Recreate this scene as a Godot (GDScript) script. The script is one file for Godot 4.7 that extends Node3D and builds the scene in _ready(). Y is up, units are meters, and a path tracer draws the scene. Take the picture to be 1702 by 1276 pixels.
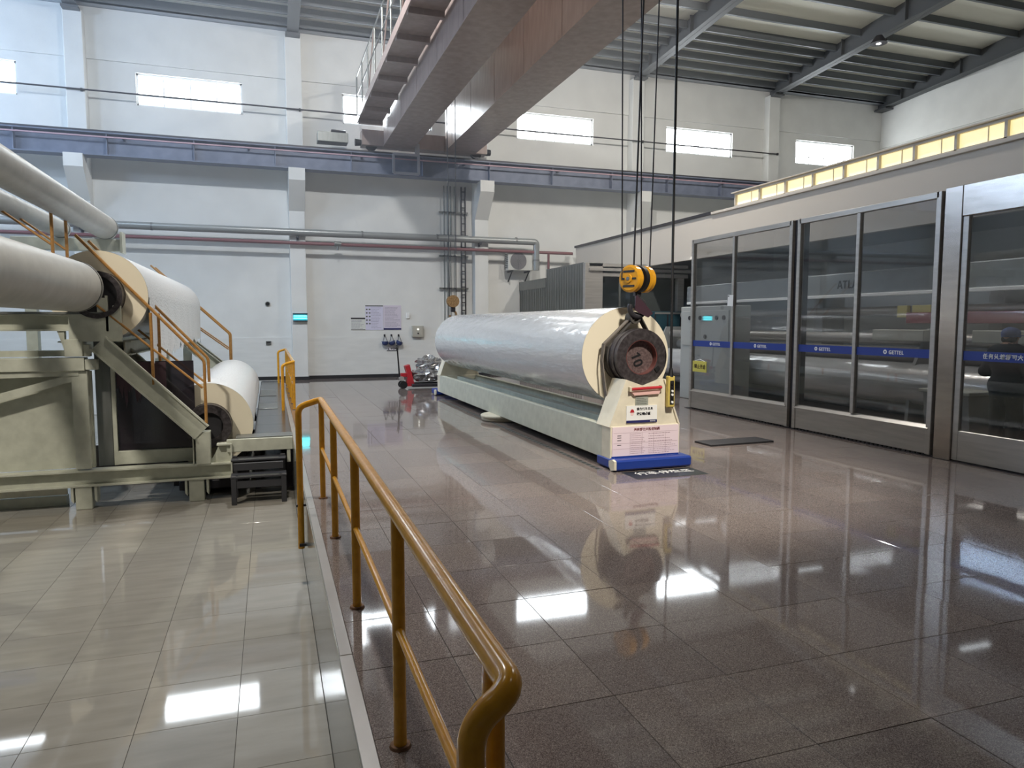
extends Node3D
# A film plant: granite-tiled hall with an overhead crane, a wrapped film roll on its stand,
# a sunken bay with a roll rack on one side and a glazed slitting enclosure on the other.
# x runs along the back wall, -z goes to the back wall, y = 0 is the granite floor.

const ZW := -22.44          # back wall face
const BAY := 5.544
const LOW := -0.83          # floor of the sunken bay
const XL := -11.2           # left wall
const XR := 22.95           # right wall
const ZF := 8.0             # front wall
const GX := 7.9             # glass partition
var mats := {}
var names := {}
var rng := RandomNumberGenerator.new()

# ------------------------------------------------------------------ helpers
func mb():
	var st = SurfaceTool.new()
	st.begin(Mesh.PRIMITIVE_TRIANGLES)
	return st

func tri(st, a, b, c, n):
	if (b - a).cross(c - a).dot(n) > 0.0:
		st.add_vertex(a); st.add_vertex(c); st.add_vertex(b)
	else:
		st.add_vertex(a); st.add_vertex(b); st.add_vertex(c)

func quad(st, a, b, c, d, n):
	tri(st, a, b, c, n); tri(st, a, c, d, n)

func box(st, c, s, bs = Basis()):
	st.set_smooth_group(-1)
	var h = s * 0.5
	var x = bs.x * h.x; var y = bs.y * h.y; var z = bs.z * h.z
	quad(st, c + x - y - z, c + x + y - z, c + x + y + z, c + x - y + z, x)
	quad(st, c - x - y - z, c - x + y - z, c - x + y + z, c - x - y + z, -x)
	quad(st, c + y - x - z, c + y + x - z, c + y + x + z, c + y - x + z, y)
	quad(st, c - y - x - z, c - y + x - z, c - y + x + z, c - y - x + z, -y)
	quad(st, c + z - x - y, c + z + x - y, c + z + x + y, c + z - x + y, z)
	quad(st, c - z - x - y, c - z + x - y, c - z + x + y, c - z - x + y, -z)

func span(st, a, b):      # a box between two corners
	box(st, (a + b) * 0.5, (b - a).abs())

func bevel(st, a, b, e):  # a box between two corners with chamfered edges
	st.set_smooth_group(-1)
	var c = (a + b) * 0.5
	var h = (b - a).abs() * 0.5
	for ax in 3:
		for sg in [-1.0, 1.0]:
			var u = (ax + 1) % 3; var v = (ax + 2) % 3
			var p = []
			for q in [[-1, -1], [1, -1], [1, 1], [-1, 1]]:
				var r = Vector3()
				r[ax] = sg * h[ax]; r[u] = q[0] * (h[u] - e); r[v] = q[1] * (h[v] - e)
				p.append(c + r)
			var n = Vector3(); n[ax] = sg
			quad(st, p[0], p[1], p[2], p[3], n)
			for q in [-1.0, 1.0]:
				var m = Vector3(); m[ax] = sg; m[u] = q
				var r0 = Vector3(); r0[ax] = sg * h[ax]; r0[u] = q * (h[u] - e); r0[v] = -(h[v] - e)
				var r1 = r0; r1[v] = h[v] - e
				var r2 = r1; r2[ax] = sg * (h[ax] - e); r2[u] = q * h[u]
				var r3 = r2; r3[v] = -(h[v] - e)
				quad(st, c + r0, c + r1, c + r2, c + r3, m)
	for sx in [-1.0, 1.0]:
		for sy in [-1.0, 1.0]:
			for sz in [-1.0, 1.0]:
				tri(st, c + Vector3(sx * h.x, sy * (h.y - e), sz * (h.z - e)), c + Vector3(sx * (h.x - e), sy * h.y, sz * (h.z - e)), c + Vector3(sx * (h.x - e), sy * (h.y - e), sz * h.z), Vector3(sx, sy, sz))

func side_of(d):
	var u = d.cross(Vector3.UP)
	if u.length() < 0.05:
		u = d.cross(Vector3.RIGHT)
	return u.normalized()

func cyl(st, p0, p1, r0, r1 = -1.0, n = 16, caps = true):
	if r1 < 0.0:
		r1 = r0
	var d = (p1 - p0).normalized()
	var u = side_of(d); var v = d.cross(u)
	for i in n:
		var a0 = TAU * i / n; var a1 = TAU * (i + 1) / n
		var e0 = u * cos(a0) + v * sin(a0); var e1 = u * cos(a1) + v * sin(a1)
		st.set_smooth_group(1)
		quad(st, p0 + e0 * r0, p1 + e0 * r1, p1 + e1 * r1, p0 + e1 * r0, e0 + e1)
		if caps:
			st.set_smooth_group(-1)
			tri(st, p0, p0 + e0 * r0, p0 + e1 * r0, -d)
			tri(st, p1, p1 + e0 * r1, p1 + e1 * r1, d)

func ring(st, p0, p1, ro, ri, n = 32):   # a hollow cylinder
	var d = (p1 - p0).normalized()
	var u = side_of(d); var v = d.cross(u)
	for i in n:
		var a0 = TAU * i / n; var a1 = TAU * (i + 1) / n
		var e0 = u * cos(a0) + v * sin(a0); var e1 = u * cos(a1) + v * sin(a1)
		st.set_smooth_group(1)
		quad(st, p0 + e0 * ro, p1 + e0 * ro, p1 + e1 * ro, p0 + e1 * ro, e0 + e1)
		st.set_smooth_group(2)
		quad(st, p0 + e0 * ri, p1 + e0 * ri, p1 + e1 * ri, p0 + e1 * ri, -e0 - e1)
		st.set_smooth_group(-1)
		quad(st, p0 + e0 * ri, p0 + e0 * ro, p0 + e1 * ro, p0 + e1 * ri, -d)
		quad(st, p1 + e0 * ri, p1 + e0 * ro, p1 + e1 * ro, p1 + e1 * ri, d)

func round_off(pts, r, k = 6):           # rounds the corners of a polyline
	var out = [pts[0]]
	for i in range(1, pts.size() - 1):
		var p = pts[i]
		var a = (pts[i - 1] - p); var b = (pts[i + 1] - p)
		var q = minf(r, minf(a.length(), b.length()) * 0.49)
		var pa = p + a.normalized() * q; var pb = p + b.normalized() * q
		for j in k + 1:
			var t = float(j) / k
			out.append(pa.lerp(p, t).lerp(p.lerp(pb, t), t))
	out.append(pts[-1])
	return out

func tube(st, pts, r, n = 12, caps = true):
	var u = side_of((pts[1] - pts[0]).normalized())
	var rings = []
	for i in pts.size():
		var d = (pts[min(i + 1, pts.size() - 1)] - pts[max(i - 1, 0)]).normalized()
		u = (u - d * u.dot(d)).normalized()
		var v = d.cross(u)
		var rg = []
		for j in n:
			rg.append(pts[i] + (u * cos(TAU * j / n) + v * sin(TAU * j / n)) * r)
		rings.append(rg)
	for i in pts.size() - 1:
		for j in n:
			var k = (j + 1) % n
			st.set_smooth_group(1)
			quad(st, rings[i][j], rings[i + 1][j], rings[i + 1][k], rings[i][k], rings[i][j] + rings[i][k] - pts[i] * 2.0)
	if caps:
		st.set_smooth_group(-1)
		for e in [0, pts.size() - 1]:
			var n2 = pts[0] - pts[1] if e == 0 else pts[-1] - pts[-2]
			for j in n:
				tri(st, pts[e], rings[e][j], rings[e][(j + 1) % n], n2)

func ribbon(st, pts, w, th):             # a flat strap: w is the width vector, th its thickness
	st.set_smooth_group(-1)
	for i in pts.size() - 1:
		var d = (pts[i + 1] - pts[i])
		var nn = d.cross(w).normalized() * th * 0.5
		var a = pts[i]; var b = pts[i + 1]; var h = w * 0.5
		quad(st, a - h + nn, a + h + nn, b + h + nn, b - h + nn, nn)
		quad(st, a - h - nn, a + h - nn, b + h - nn, b - h - nn, -nn)
		quad(st, a - h - nn, a - h + nn, b - h + nn, b - h - nn, -h)
		quad(st, a + h - nn, a + h + nn, b + h + nn, b + h - nn, h)

func prism(st, poly, xf, depth):         # polygon in the xy plane of xf, extruded by depth along its z
	st.set_smooth_group(-1)
	var pv = PackedVector2Array(poly)
	var ix = Geometry2D.triangulate_polygon(pv)
	var zv = xf.basis.z
	var off = zv * depth
	for i in range(0, ix.size(), 3):
		var p = []
		for j in 3:
			p.append(xf * Vector3(pv[ix[i + j]].x, pv[ix[i + j]].y, 0))
		tri(st, p[0], p[1], p[2], -off)
		tri(st, p[0] + off, p[1] + off, p[2] + off, off)
	var cw = Geometry2D.is_polygon_clockwise(pv)
	for i in pv.size():
		var a = pv[i]; var b = pv[(i + 1) % pv.size()]
		var n = Vector2(b.y - a.y, a.x - b.x)
		if cw:
			n = -n
		var pa = xf * Vector3(a.x, a.y, 0); var pb = xf * Vector3(b.x, b.y, 0)
		quad(st, pa, pb, pb + off, pa + off, xf.basis * Vector3(n.x, n.y, 0))

func base_of(n):
	var o = Vector3()
	while n != null and n != self:
		o += n.position
		n = n.get_parent()
	return o

func numbered(nm):
	names[nm] = names.get(nm, -1) + 1
	return nm if names[nm] == 0 else "%s_%03d" % [nm, names[nm]]

func tag(o, label, cat, group = ""):
	o.set_meta("label", label)
	if cat:
		o.set_meta("category", cat)
	if group:
		o.set_meta("group", group)

func thing(nm, label, cat, at, group = ""):
	var o = Node3D.new()
	o.name = numbered(nm)
	add_child(o)
	o.position = at
	tag(o, label, cat, group)
	return o

func frame_node(nm, label, at = Vector3()):   # a piece of the setting with parts
	var o = Node3D.new()
	o.name = nm
	add_child(o)
	o.position = at
	o.set_meta("kind", "structure")
	o.set_meta("label", label)
	return o

func fin(st, nm, m, parent, label = ""):       # geometry in world coordinates becomes one named part
	st.generate_normals()
	st.index()
	var o = MeshInstance3D.new()
	o.mesh = st.commit()
	o.mesh.surface_set_material(0, m)
	o.name = nm if parent != self else numbered(nm)
	parent.add_child(o, true)
	o.position = -base_of(parent)
	if label:
		o.set_meta("label", label)
	return o

func struct(st, nm, m, label):
	var o = fin(st, nm, m, self)
	o.set_meta("kind", "structure")
	o.set_meta("label", label)
	return o

func put(mesh, nm, parent, at):                # a shared mesh at a world position
	var o = MeshInstance3D.new()
	o.mesh = mesh
	o.name = nm
	parent.add_child(o, true)
	o.position = at - base_of(parent)
	return o

func mesh_of(st, m):
	st.generate_normals()
	st.index()
	var me = st.commit()
	me.surface_set_material(0, m)
	return me

# ------------------------------------------------------------------ materials
func mat(key, col, rough, metal = 0.0):
	if mats.has(key):
		return mats[key]
	var m = StandardMaterial3D.new()
	m.albedo_color = Color8(col[0], col[1], col[2])
	m.roughness = rough
	m.metallic = metal
	mats[key] = m
	return m

func noise_img(size, freq, sd, oct = 4):
	var n = FastNoiseLite.new()
	n.seed = sd
	n.frequency = freq
	n.fractal_octaves = oct
	return n.get_seamless_image(size, size)

func tint_tex(img, lo, hi):                    # grey noise -> colours between lo and hi
	var w = img.get_width(); var h = img.get_height()
	var out = Image.create(w, h, true, Image.FORMAT_RGB8)
	for y in h:
		for x in w:
			var t = clampf((img.get_pixel(x, y).r - 0.5) * 1.1 + 0.5, 0.0, 1.0)
			out.set_pixel(x, y, lo.lerp(hi, t))
	out.generate_mipmaps()
	return ImageTexture.create_from_image(out)

func worn(key, col, rough, metal, amount, scale, sd, stretch = Vector3.ONE):   # paint or metal with uneven patches
	if mats.has(key):
		return mats[key]
	var m = mat(key, [255, 255, 255], rough, metal)
	var c = Color8(col[0], col[1], col[2])
	var lo = c.darkened(amount); var hi = c.lightened(amount * 0.5)
	m.albedo_texture = tint_tex(noise_img(256, 0.02, sd, 5), lo, hi)
	m.uv1_triplanar = true
	m.uv1_world_triplanar = true
	m.uv1_scale = stretch * scale
	return m

func speckle_tex(size, cols, sd):
	var r = RandomNumberGenerator.new()
	r.seed = sd
	var img = Image.create(size, size, true, Image.FORMAT_RGB8)
	for y in size:
		for x in size:
			var t = r.randf()
			var c = cols[0] if t < 0.34 else (cols[1] if t < 0.78 else cols[2])
			img.set_pixel(x, y, c.lerp(cols[1], r.randf() * 0.5))
	img.generate_mipmaps()
	return ImageTexture.create_from_image(img)

func glow(key, col, e):
	if mats.has(key):
		return mats[key]
	var m = mat(key, [235, 238, 240], 0.5)
	m.emission_enabled = true
	m.emission = col
	m.emission_energy_multiplier = e
	return m

func clear(key, col, a, rough = 0.02):
	if mats.has(key):
		return mats[key]
	var m = mat(key, col, rough)
	m.albedo_color.a = a
	m.transparency = BaseMaterial3D.TRANSPARENCY_ALPHA
	m.cull_mode = BaseMaterial3D.CULL_DISABLED
	return m

func area(at, towards, size, col, e, nm, parent):
	var l = AreaLight3D.new()
	l.name = nm
	l.area_size = size
	l.area_normalize_energy = false
	l.light_color = col
	l.light_energy = e
	l.shadow_enabled = true
	l.area_range = 60.0
	l.area_attenuation = 2.0
	parent.add_child(l, true)
	l.position = at - base_of(parent)
	var up = Vector3.UP if absf(towards.y) < 0.9 else Vector3.RIGHT
	l.basis = Basis.looking_at(towards, up)
	return l

# ------------------------------------------------------------------ lettering
var HAN := {
	"任": "3014 2329 8041 4494 6169 4999", "何": "3014 2329 4191 818979 4363664643", "处": "2014 144419 2599 6067 6375",
	"境": "0333 2028 0837 7071 4191 5253 8283 4494 5585875755 5686 6749 77799998", "都": "1151 3033 0353 5108 2545494929 2747 6069 60908373 739477",
	"可": "0191 818979 2353562623", "大": "0393 5054 5409 5499", "禁": "0141 2024 2103 2143 5191 7074 7153 7193 2575 0696 5659 3718 7798",
	"止": "5059 5484 2329 0999", "开": "1181 0494 313519 7179", "启": "5061 1282 8284 1484 121509 3686893936",
	"关": "2031 7061 1282 0494 5254 5409 5499", "键": "2004 1232 0535 2229 2938 5181 4383 4585 6067 4797", "部": "3031 0151 1222 4132 0353 1545491915 6069 60908373 739477",
	"位": "3014 2329 6061 4292 5366 8367 4999", "风": "1181 818798 111509 3267 6327", "险": "0009 00302515 153625 6034 6094 4575 5658 6668 8667 3999",
	"控": "0232 202919 0637 6061 4143 4191 9193 5345 7385 5686 6669 4999", "制": "1022 0252 0454 3039 1618 1656 5658 7176 909989", "牌": "1009 3034 0434 0636 3639 5080 4181854541 4383 6145 0797 7579",
	"操": "0232 202919 0637 5080825250 4353554543 7393957573 4696 6569 6649 6699", "作": "3014 2329 5043 5292 6269 6595 6898", "行": "2003 3315 2429 5191 4494 848979",
	"车": "1181 4024 2484 0797 5359", "吊": "2070 2023 7073 2373 1686 1618 8688 5359", "具": "2070 7076 2026 2272 2474 0696 3718 6788",
	"安": "5051 1113 1191 9193 4327 7319 0595 2779", "全": "5003 5093 2575 2777 5559 1999", "帽": "0207 0242 4247 2029 5191 5194 9194 5292 5494 5599 5595 9599 5797 5999",
	"必": "2438 384838 5061 8069 7019 0416 8597", "戴": "0252 2024 0454 1555591915 1757 3559 7079 7099 9068 8081", "停": "3014 2329 6061 4191 5282845452 4595 6577 6769",
	"放": "2031 0242 2207 2444 44493929 6043 5393 7369 6699", "区": "1191 1119 1999 3277 7237",
}

func hanzi(st, text, xf, size, gap, pen, depth = 0.002):   # brush strokes as thin bars in the xy plane of xf, first sign's corner at its origin
	for i in text.length():
		var ch = text[i]
		if not HAN.has(ch):
			continue
		for s in HAN[ch].split(" "):
			for j in range(0, s.length() - 3, 2):
				var a = Vector3(int(s[j]) / 9.0 * size + i * (size + gap), -int(s[j + 1]) / 9.0 * size, 0)
				var b = Vector3(int(s[j + 2]) / 9.0 * size + i * (size + gap), -int(s[j + 3]) / 9.0 * size, 0)
				var d = (b - a)
				if d.length() < 0.0001:
					continue
				d = d.normalized()
				var bs = xf.basis * Basis(d, Vector3(-d.y, d.x, 0), Vector3(0, 0, 1))
				box(st, xf * ((a + b) * 0.5), Vector3((b - a).length() + pen, pen, depth), bs)

func latin(text, height, m, parent, nm, xf, bold = true):
	var f = SystemFont.new()
	f.font_names = PackedStringArray(["Droid Sans"])
	f.font_weight = 700 if bold else 400
	var t = TextMesh.new()
	t.font = f
	t.text = text
	t.font_size = 64
	t.pixel_size = height / 46.0
	t.depth = 0.002
	t.material = m
	var o = MeshInstance3D.new()
	o.mesh = t
	o.name = nm
	parent.add_child(o, true)
	o.transform = Transform3D(xf.basis, xf.origin - base_of(parent))
	return o

func logo(st, c, r, xf):                        # a white ring with a pointed drop at its foot
	ring(st, c - xf.basis.z * 0.001, c + xf.basis.z * 0.001, r, r * 0.42, 20)

func scribble(st, xf, w, h, rows, sd, pen):     # rows of small print, too small to read
	var r = RandomNumberGenerator.new()
	r.seed = sd
	for i in rows:
		var x = 0.0
		var y = -h * (i + 0.5) / rows
		var stop = w * r.randf_range(0.55, 1.0)
		while x < stop:
			var l = r.randf_range(0.02, 0.09) * w
			box(st, xf * Vector3(x + l * 0.5, y, 0), Vector3(l, pen, 0.0015), xf.basis)
			x += l + w * 0.02

func along(p0, p1):
	var d = (p1 - p0).normalized()
	var s = side_of(d)
	return Basis(d, s.cross(d), s)

func ibeam(st, p0, p1, h, w, tf = 0.025, tw = 0.02):
	var bs = along(p0, p1)
	var c = (p0 + p1) * 0.5
	var l = (p1 - p0).length()
	box(st, c, Vector3(l, h - tf * 2.0, tw), bs)
	box(st, c + bs.y * (h - tf) * 0.5, Vector3(l, tf, w), bs)
	box(st, c - bs.y * (h - tf) * 0.5, Vector3(l, tf, w), bs)

func bar(st, p0, p1, h, w):
	box(st, (p0 + p1) * 0.5, Vector3((p1 - p0).length(), h, w), along(p0, p1))

func V(x, y, z):
	return Vector3(x, y, z)

# ================================================================== scene
func _ready():
	rng.seed = 7
	# camera
	var cam = Camera3D.new()
	cam.name = "camera"
	cam.fov = rad_to_deg(2.0 * atan(638.0 / 1182.0))
	cam.near = 0.05
	cam.far = 200.0
	cam.position = V(0, 1.677, 0)
	cam.rotation_degrees = V(-4.85, -18.81, 0)
	add_child(cam)
	cam.current = true
	# light of the place: an overcast sky outside, seen only through the glazing
	var env = Environment.new()
	env.background_mode = Environment.BG_COLOR
	env.background_color = Color(0.75, 0.82, 0.9)
	env.tonemap_mode = Environment.TONE_MAPPER_LINEAR
	env.tonemap_exposure = 1.4
	env.sdfgi_enabled = true
	env.ssao_enabled = true
	env.ssil_enabled = true
	var we = WorldEnvironment.new()
	we.environment = env
	we.name = "environment"
	add_child(we)
	env.volumetric_fog_enabled = true
	env.volumetric_fog_density = 0.0
	make_materials()
	haze()
	windows()
	shell()
	roof()
	floors()
	lamps()
	wall_fittings()
	crane()
	film_stand()
	lifting_gear()
	railings()
	roll_rack()
	enclosure()
	slitter()
	small_things()
	worker()

func make_materials():
	worn("wall", [220, 220, 216], 0.75, 0.0, 0.035, 0.2, 11)
	worn("dado", [222, 222, 218], 0.45, 0.0, 0.04, 0.5, 12, V(0.4, 2.0, 0.4))
	mat("black_tile", [52, 52, 54], 0.25)
	worn("beam", [112, 120, 140], 0.5, 0.0, 0.1, 0.5, 13)
	worn("crane", [156, 139, 132], 0.26, 0.0, 0.08, 0.8, 14, V(1.0, 0.25, 1.0))
	worn("cream", [198, 199, 182], 0.42, 0.0, 0.08, 0.9, 15)
	worn("cream_face", [226, 218, 196], 0.5, 0.0, 0.07, 0.9, 16)
	mat("roof", [74, 78, 84], 0.7)
	mat("roof_light", [222, 219, 206], 0.7)
	mat("rafter", [84, 86, 88], 0.55)
	mat("purlin", [104, 108, 112], 0.45)
	mat("eave", [165, 170, 176], 0.5)
	worn("yellow", [224, 158, 36], 0.2, 0.0, 0.08, 3.0, 17)
	worn("steel", [178, 174, 168], 0.34, 0.45, 0.08, 0.8, 18, V(0.3, 3.0, 0.3))
	worn("dull_steel", [128, 130, 126], 0.4, 0.6, 0.1, 0.8, 19, V(2.0, 0.3, 2.0))
	mat("dark_steel", [58, 56, 60], 0.45, 0.4)
	mat("black", [24, 24, 26], 0.5)
	mat("rubber", [38, 37, 40], 0.8)
	mat("white", [235, 235, 232], 0.5)
	mat("paper", [226, 222, 226], 0.7)
	mat("blue", [30, 58, 140], 0.35)
	mat("navy", [38, 40, 92], 0.4)
	mat("red", [178, 44, 52], 0.35)
	mat("ink", [40, 38, 44], 0.7)
	mat("beige", [206, 197, 184], 0.6)
	mat("frame_white", [225, 227, 228], 0.4)
	mat("film_face", [232, 222, 198], 0.55)
	worn("core", [176, 174, 166], 0.42, 0.0, 0.08, 0.6, 20)
	worn("core_end", [62, 56, 58], 0.45, 0.35, 0.2, 3.0, 21)
	glow("day", Color(0.95, 0.98, 1.0), 7.0)
	glow("added_blue_glow", Color(0.82, 0.9, 1.0), 7.0)
	clear("glass", [52, 58, 58], 0.3)
	# granite and porcelain
	var dark = speckle_tex(512, [Color8(82, 73, 70), Color8(130, 118, 113), Color8(176, 165, 159)], 5)
	for i in 4:
		var m = mat("granite%d" % i, [236 + i * 6, 236 + i * 6, 238 + i * 5], 0.05)
		m.albedo_texture = dark
		m.uv1_triplanar = true
		m.uv1_world_triplanar = true
		m.uv1_scale = V(1, 1, 1) * 0.75
	var pale = tint_tex(noise_img(256, 0.015, 6, 5), Color8(146, 141, 131), Color8(158, 153, 143))
	for i in 3:
		var m = mat("porcelain%d" % i, [244 + i * 5, 244 + i * 5, 244 + i * 5], 0.045)
		m.albedo_texture = pale
		m.uv1_triplanar = true
		m.uv1_world_triplanar = true
		m.uv1_scale = V(0.3, 1.0, 1.6)
	mat("grout", [40, 37, 36], 0.9)
	# film wound on rolls: bright, slightly wrinkled plastic
	for key in ["film", "wrap"]:
		var m = mat(key, [226, 227, 227] if key == "film" else [222, 222, 220], 0.2 if key == "film" else 0.4, 0.5 if key == "film" else 0.0)
		var im = noise_img(256, 0.03 if key == "film" else 0.05, 31, 4)
		im.bump_map_to_normal_map(6.0)
		im.generate_mipmaps()
		m.normal_enabled = true
		m.normal_texture = ImageTexture.create_from_image(im)
		m.normal_scale = 0.16 if key == "film" else 0.5
		m.uv1_triplanar = true
		m.uv1_scale = V(1.2, 1.2, 0.22) if key == "film" else V(1.5, 1.5, 0.9)

func haze():
	var f = FogVolume.new()  # added volume that imitates lens glare near the windows
	f.name = "haze"
	f.size = V(19.5, 7.2, 11.4)
	f.position = V(-1.2, 6.2, ZW + 6.1)
	var m = FogMaterial.new()
	m.density = 0.011
	m.albedo = Color(0.85, 0.87, 0.9)
	m.edge_fade = 0.5
	f.material = m
	add_child(f)
	f.set_meta("kind", "stuff")
	tag(f, "thin haze added to imitate lens glare around the high windows", "haze")

# ------------------------------------------------------------------ windows
func window(idx, c, right, inward, w, h, pane_mat, light_col, e, label):
	var n = frame_node("window_%d" % idx, label, c)
	var up = Vector3.UP
	var bs = Basis(right, up, right.cross(up))
	var st = mb()
	var t = 0.05
	for s in [-1.0, 1.0]:
		box(st, c + right * s * (w - t) * 0.5, V(t, h, 0.07), bs)
		box(st, c + up * s * (h - t) * 0.5, V(w, t, 0.07), bs)
	fin(st, "window_frame", mats.frame_white, n)
	st = mb()
	for i in 3:
		box(st, c + right * w * (i - 1) * 0.25, V(0.03, h - t * 2.0, 0.05), bs)
	box(st, c - up * h * 0.17, V(w - t * 2.0, 0.025, 0.045), bs)
	fin(st, "mullion", mats.frame_white, n)
	for i in 4:
		for j in 2:
			var y0 = -h * 0.5 + t if j == 0 else -h * 0.17
			var y1 = -h * 0.17 if j == 0 else h * 0.5 - t
			var p = mb()
			box(p, c + right * w * (i - 1.5) * 0.25 + up * (y0 + y1) * 0.5 - inward * 0.02, V(w * 0.25, y1 - y0, 0.008), bs)
			fin(p, "pane", pane_mat, n)
	area(c + inward * 0.06, inward, Vector2(w - 0.12, h - 0.12), light_col, e, "daylight", n)

func windows():
	var white = Color(0.95, 0.98, 1.0)
	var blue = Color(0.72, 0.84, 1.0)
	var lab = ["high window in the far wall nearest the left-hand wall", "high window in the far wall above the roll rack's upper core", "high window in the far wall partly behind the crane handrail", "high window in the far wall right beside the crane girder", "high window in the far wall crossed by the crane ropes", "high window in the far wall above the yellow strip glazing"]
	for k in range(-1, 5):
		var x = -3.283 + BAY * k + 1.3665
		window(k + 2, V(x, 8.109, ZW - 0.1), V(1, 0, 0), V(0, 0, 1), 2.733, 0.874, mats.day, white, 2.2, lab[k + 1])
	for k in 2:  # windows added out of view to throw bluish light into the hall
		window(7 + k, V(XL - 0.1, 8.1, -19.6 + 5.6 * k), V(0, 0, 1), V(1, 0, 0), 3.6, 1.6, mats.added_blue_glow, blue, 5.4, "unseen window added in the left-hand wall for its bluish light, %s" % ["the one nearest the far corner", "the one further from the far corner"][k])

# ------------------------------------------------------------------ shell
func shell():
	var T = 0.3
	var st = mb()
	# back wall pierced by its windows
	span(st, V(XL - T, LOW - 0.3, ZW), V(XR + T, 7.672, ZW - T))
	span(st, V(XL - T, 8.546, ZW), V(XR + T, 12.5, ZW - T))
	var xs = [XL - T]
	for k in range(-1, 5):
		xs.append(-3.283 + BAY * k); xs.append(-3.283 + BAY * k + 2.733)
	xs.append(XR + T)
	for i in range(0, xs.size(), 2):
		span(st, V(xs[i], 7.672, ZW), V(xs[i + 1], 8.546, ZW - T))
	struct(st, "wall_back", mats.wall, "long white back wall with a row of high windows")
	st = mb()
	span(st, V(XL - T, 8.78, ZW + 0.05), V(XR + T, 10.12, ZW - 0.01))
	struct(st, "trim_1", mats.wall, "white ring beam along the top of the back wall")
	st = mb()
	span(st, V(0.27, 0.1, ZW + 0.02), V(GX, 1.265, ZW - 0.01))
	span(st, V(XL, LOW, ZW + 0.02), V(0.27, 1.265, ZW - 0.01))
	struct(st, "trim_2", mats.dado, "glossy white painted dado along the foot of the back wall")
	st = mb()
	span(st, V(-0.9, 0, ZW + 0.035), V(GX, 0.1, ZW - 0.01))
	span(st, V(0.62, 0, ZW), V(1.11, 0.1, ZW + 0.36))
	span(st, V(6.26, 0, ZW), V(6.75, 0.1, ZW + 0.36))
	struct(st, "baseboard_back", mats.black_tile, "black skirting along the back wall")
	st = mb()
	var zs = [ZW - T]
	for k in 2:
		zs.append(-19.6 + 5.6 * k - 1.8); zs.append(-19.6 + 5.6 * k + 1.8)
	zs.append(ZF + T)
	span(st, V(XL, LOW - 0.3, ZW - T), V(XL - T, 7.3, ZF + T))
	span(st, V(XL, 8.9, ZW - T), V(XL - T, 12.5, ZF + T))
	for i in range(0, zs.size(), 2):
		span(st, V(XL, 7.3, zs[i]), V(XL - T, 8.9, zs[i + 1]))
	struct(st, "wall_left", mats.wall, "white left-hand wall of the hall")
	st = mb()
	span(st, V(XR, LOW - 0.3, ZW - T), V(XR + T, 12.5, ZF + T))
	struct(st, "wall_right", mats.wall, "white right-hand end wall above the enclosure roof")
	st = mb()
	span(st, V(XR - 0.06, 8.5, ZW), V(XR, 10.1, ZF))
	struct(st, "trim_3", mats.wall, "white ring beam along the right-hand end wall")
	st = mb()
	span(st, V(XL - T, LOW - 0.3, ZF), V(XR + T, 12.5, ZF + T))
	struct(st, "wall_front", mats.wall, "white front wall behind the photographer")
	# pillars of the back wall with the brackets that carry the crane beam
	var plab = ["white pillar nearest the left-hand wall", "white pillar behind the roll rack's upper core", "white pillar carrying the cyan insect lamp", "white pillar beside the cable conduits", "white pillar crossed by the crane ropes", "white pillar above the enclosure's strip glazing", "white pillar in the far right corner"]
	for k in range(-2, 5):
		var x0 = 0.64 + BAY * k if k < 1 else 0.72 + 5.56 * k
		var n = frame_node(numbered("pillar"), plab[k + 2], V(x0 + 0.22, 0, ZW))
		var s = mb()
		var y0 = LOW if k < 0 else 0.0
		bevel(s, V(x0, y0, ZW - 0.02), V(x0 + 0.45, 9.92, ZW + 0.34), 0.012)
		fin(s, "shaft", mats.wall, n)
		s = mb()
		prism(s, [Vector2(0.33, 4.95), Vector2(0.33, 6.08), Vector2(1.0, 6.08), Vector2(1.0, 5.74)], Transform3D(Basis(V(0, 0, 1), V(0, 1, 0), V(-1, 0, 0)), V(x0 + 0.45, 0, ZW)), 0.45)
		fin(s, "bracket", mats.wall, n)
	# pillar of the right-hand wall
	for k in 3:
		var n = frame_node(numbered("pillar"), "white pillar of the right-hand end wall, %s from the corner" % ["first", "second", "third"][k], V(XR, 0, -16.6 + 6.0 * k))
		var s = mb()
		bevel(s, V(XR - 0.34, 0, -16.6 + 6.0 * k), V(XR + 0.02, 10.3, -16.1 + 6.0 * k), 0.012)
		fin(s, "shaft", mats.wall, n)

func rise(z):               # underside of the rafters
	return 9.93 + 0.062 * (minf(z, -7.2 - (z + 7.2) if z > -7.2 else z) - ZW)

func pitch(z):              # the roof sheets
	return 10.36 + 0.1 * (minf(z, -14.4 - z) - ZW)

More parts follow.
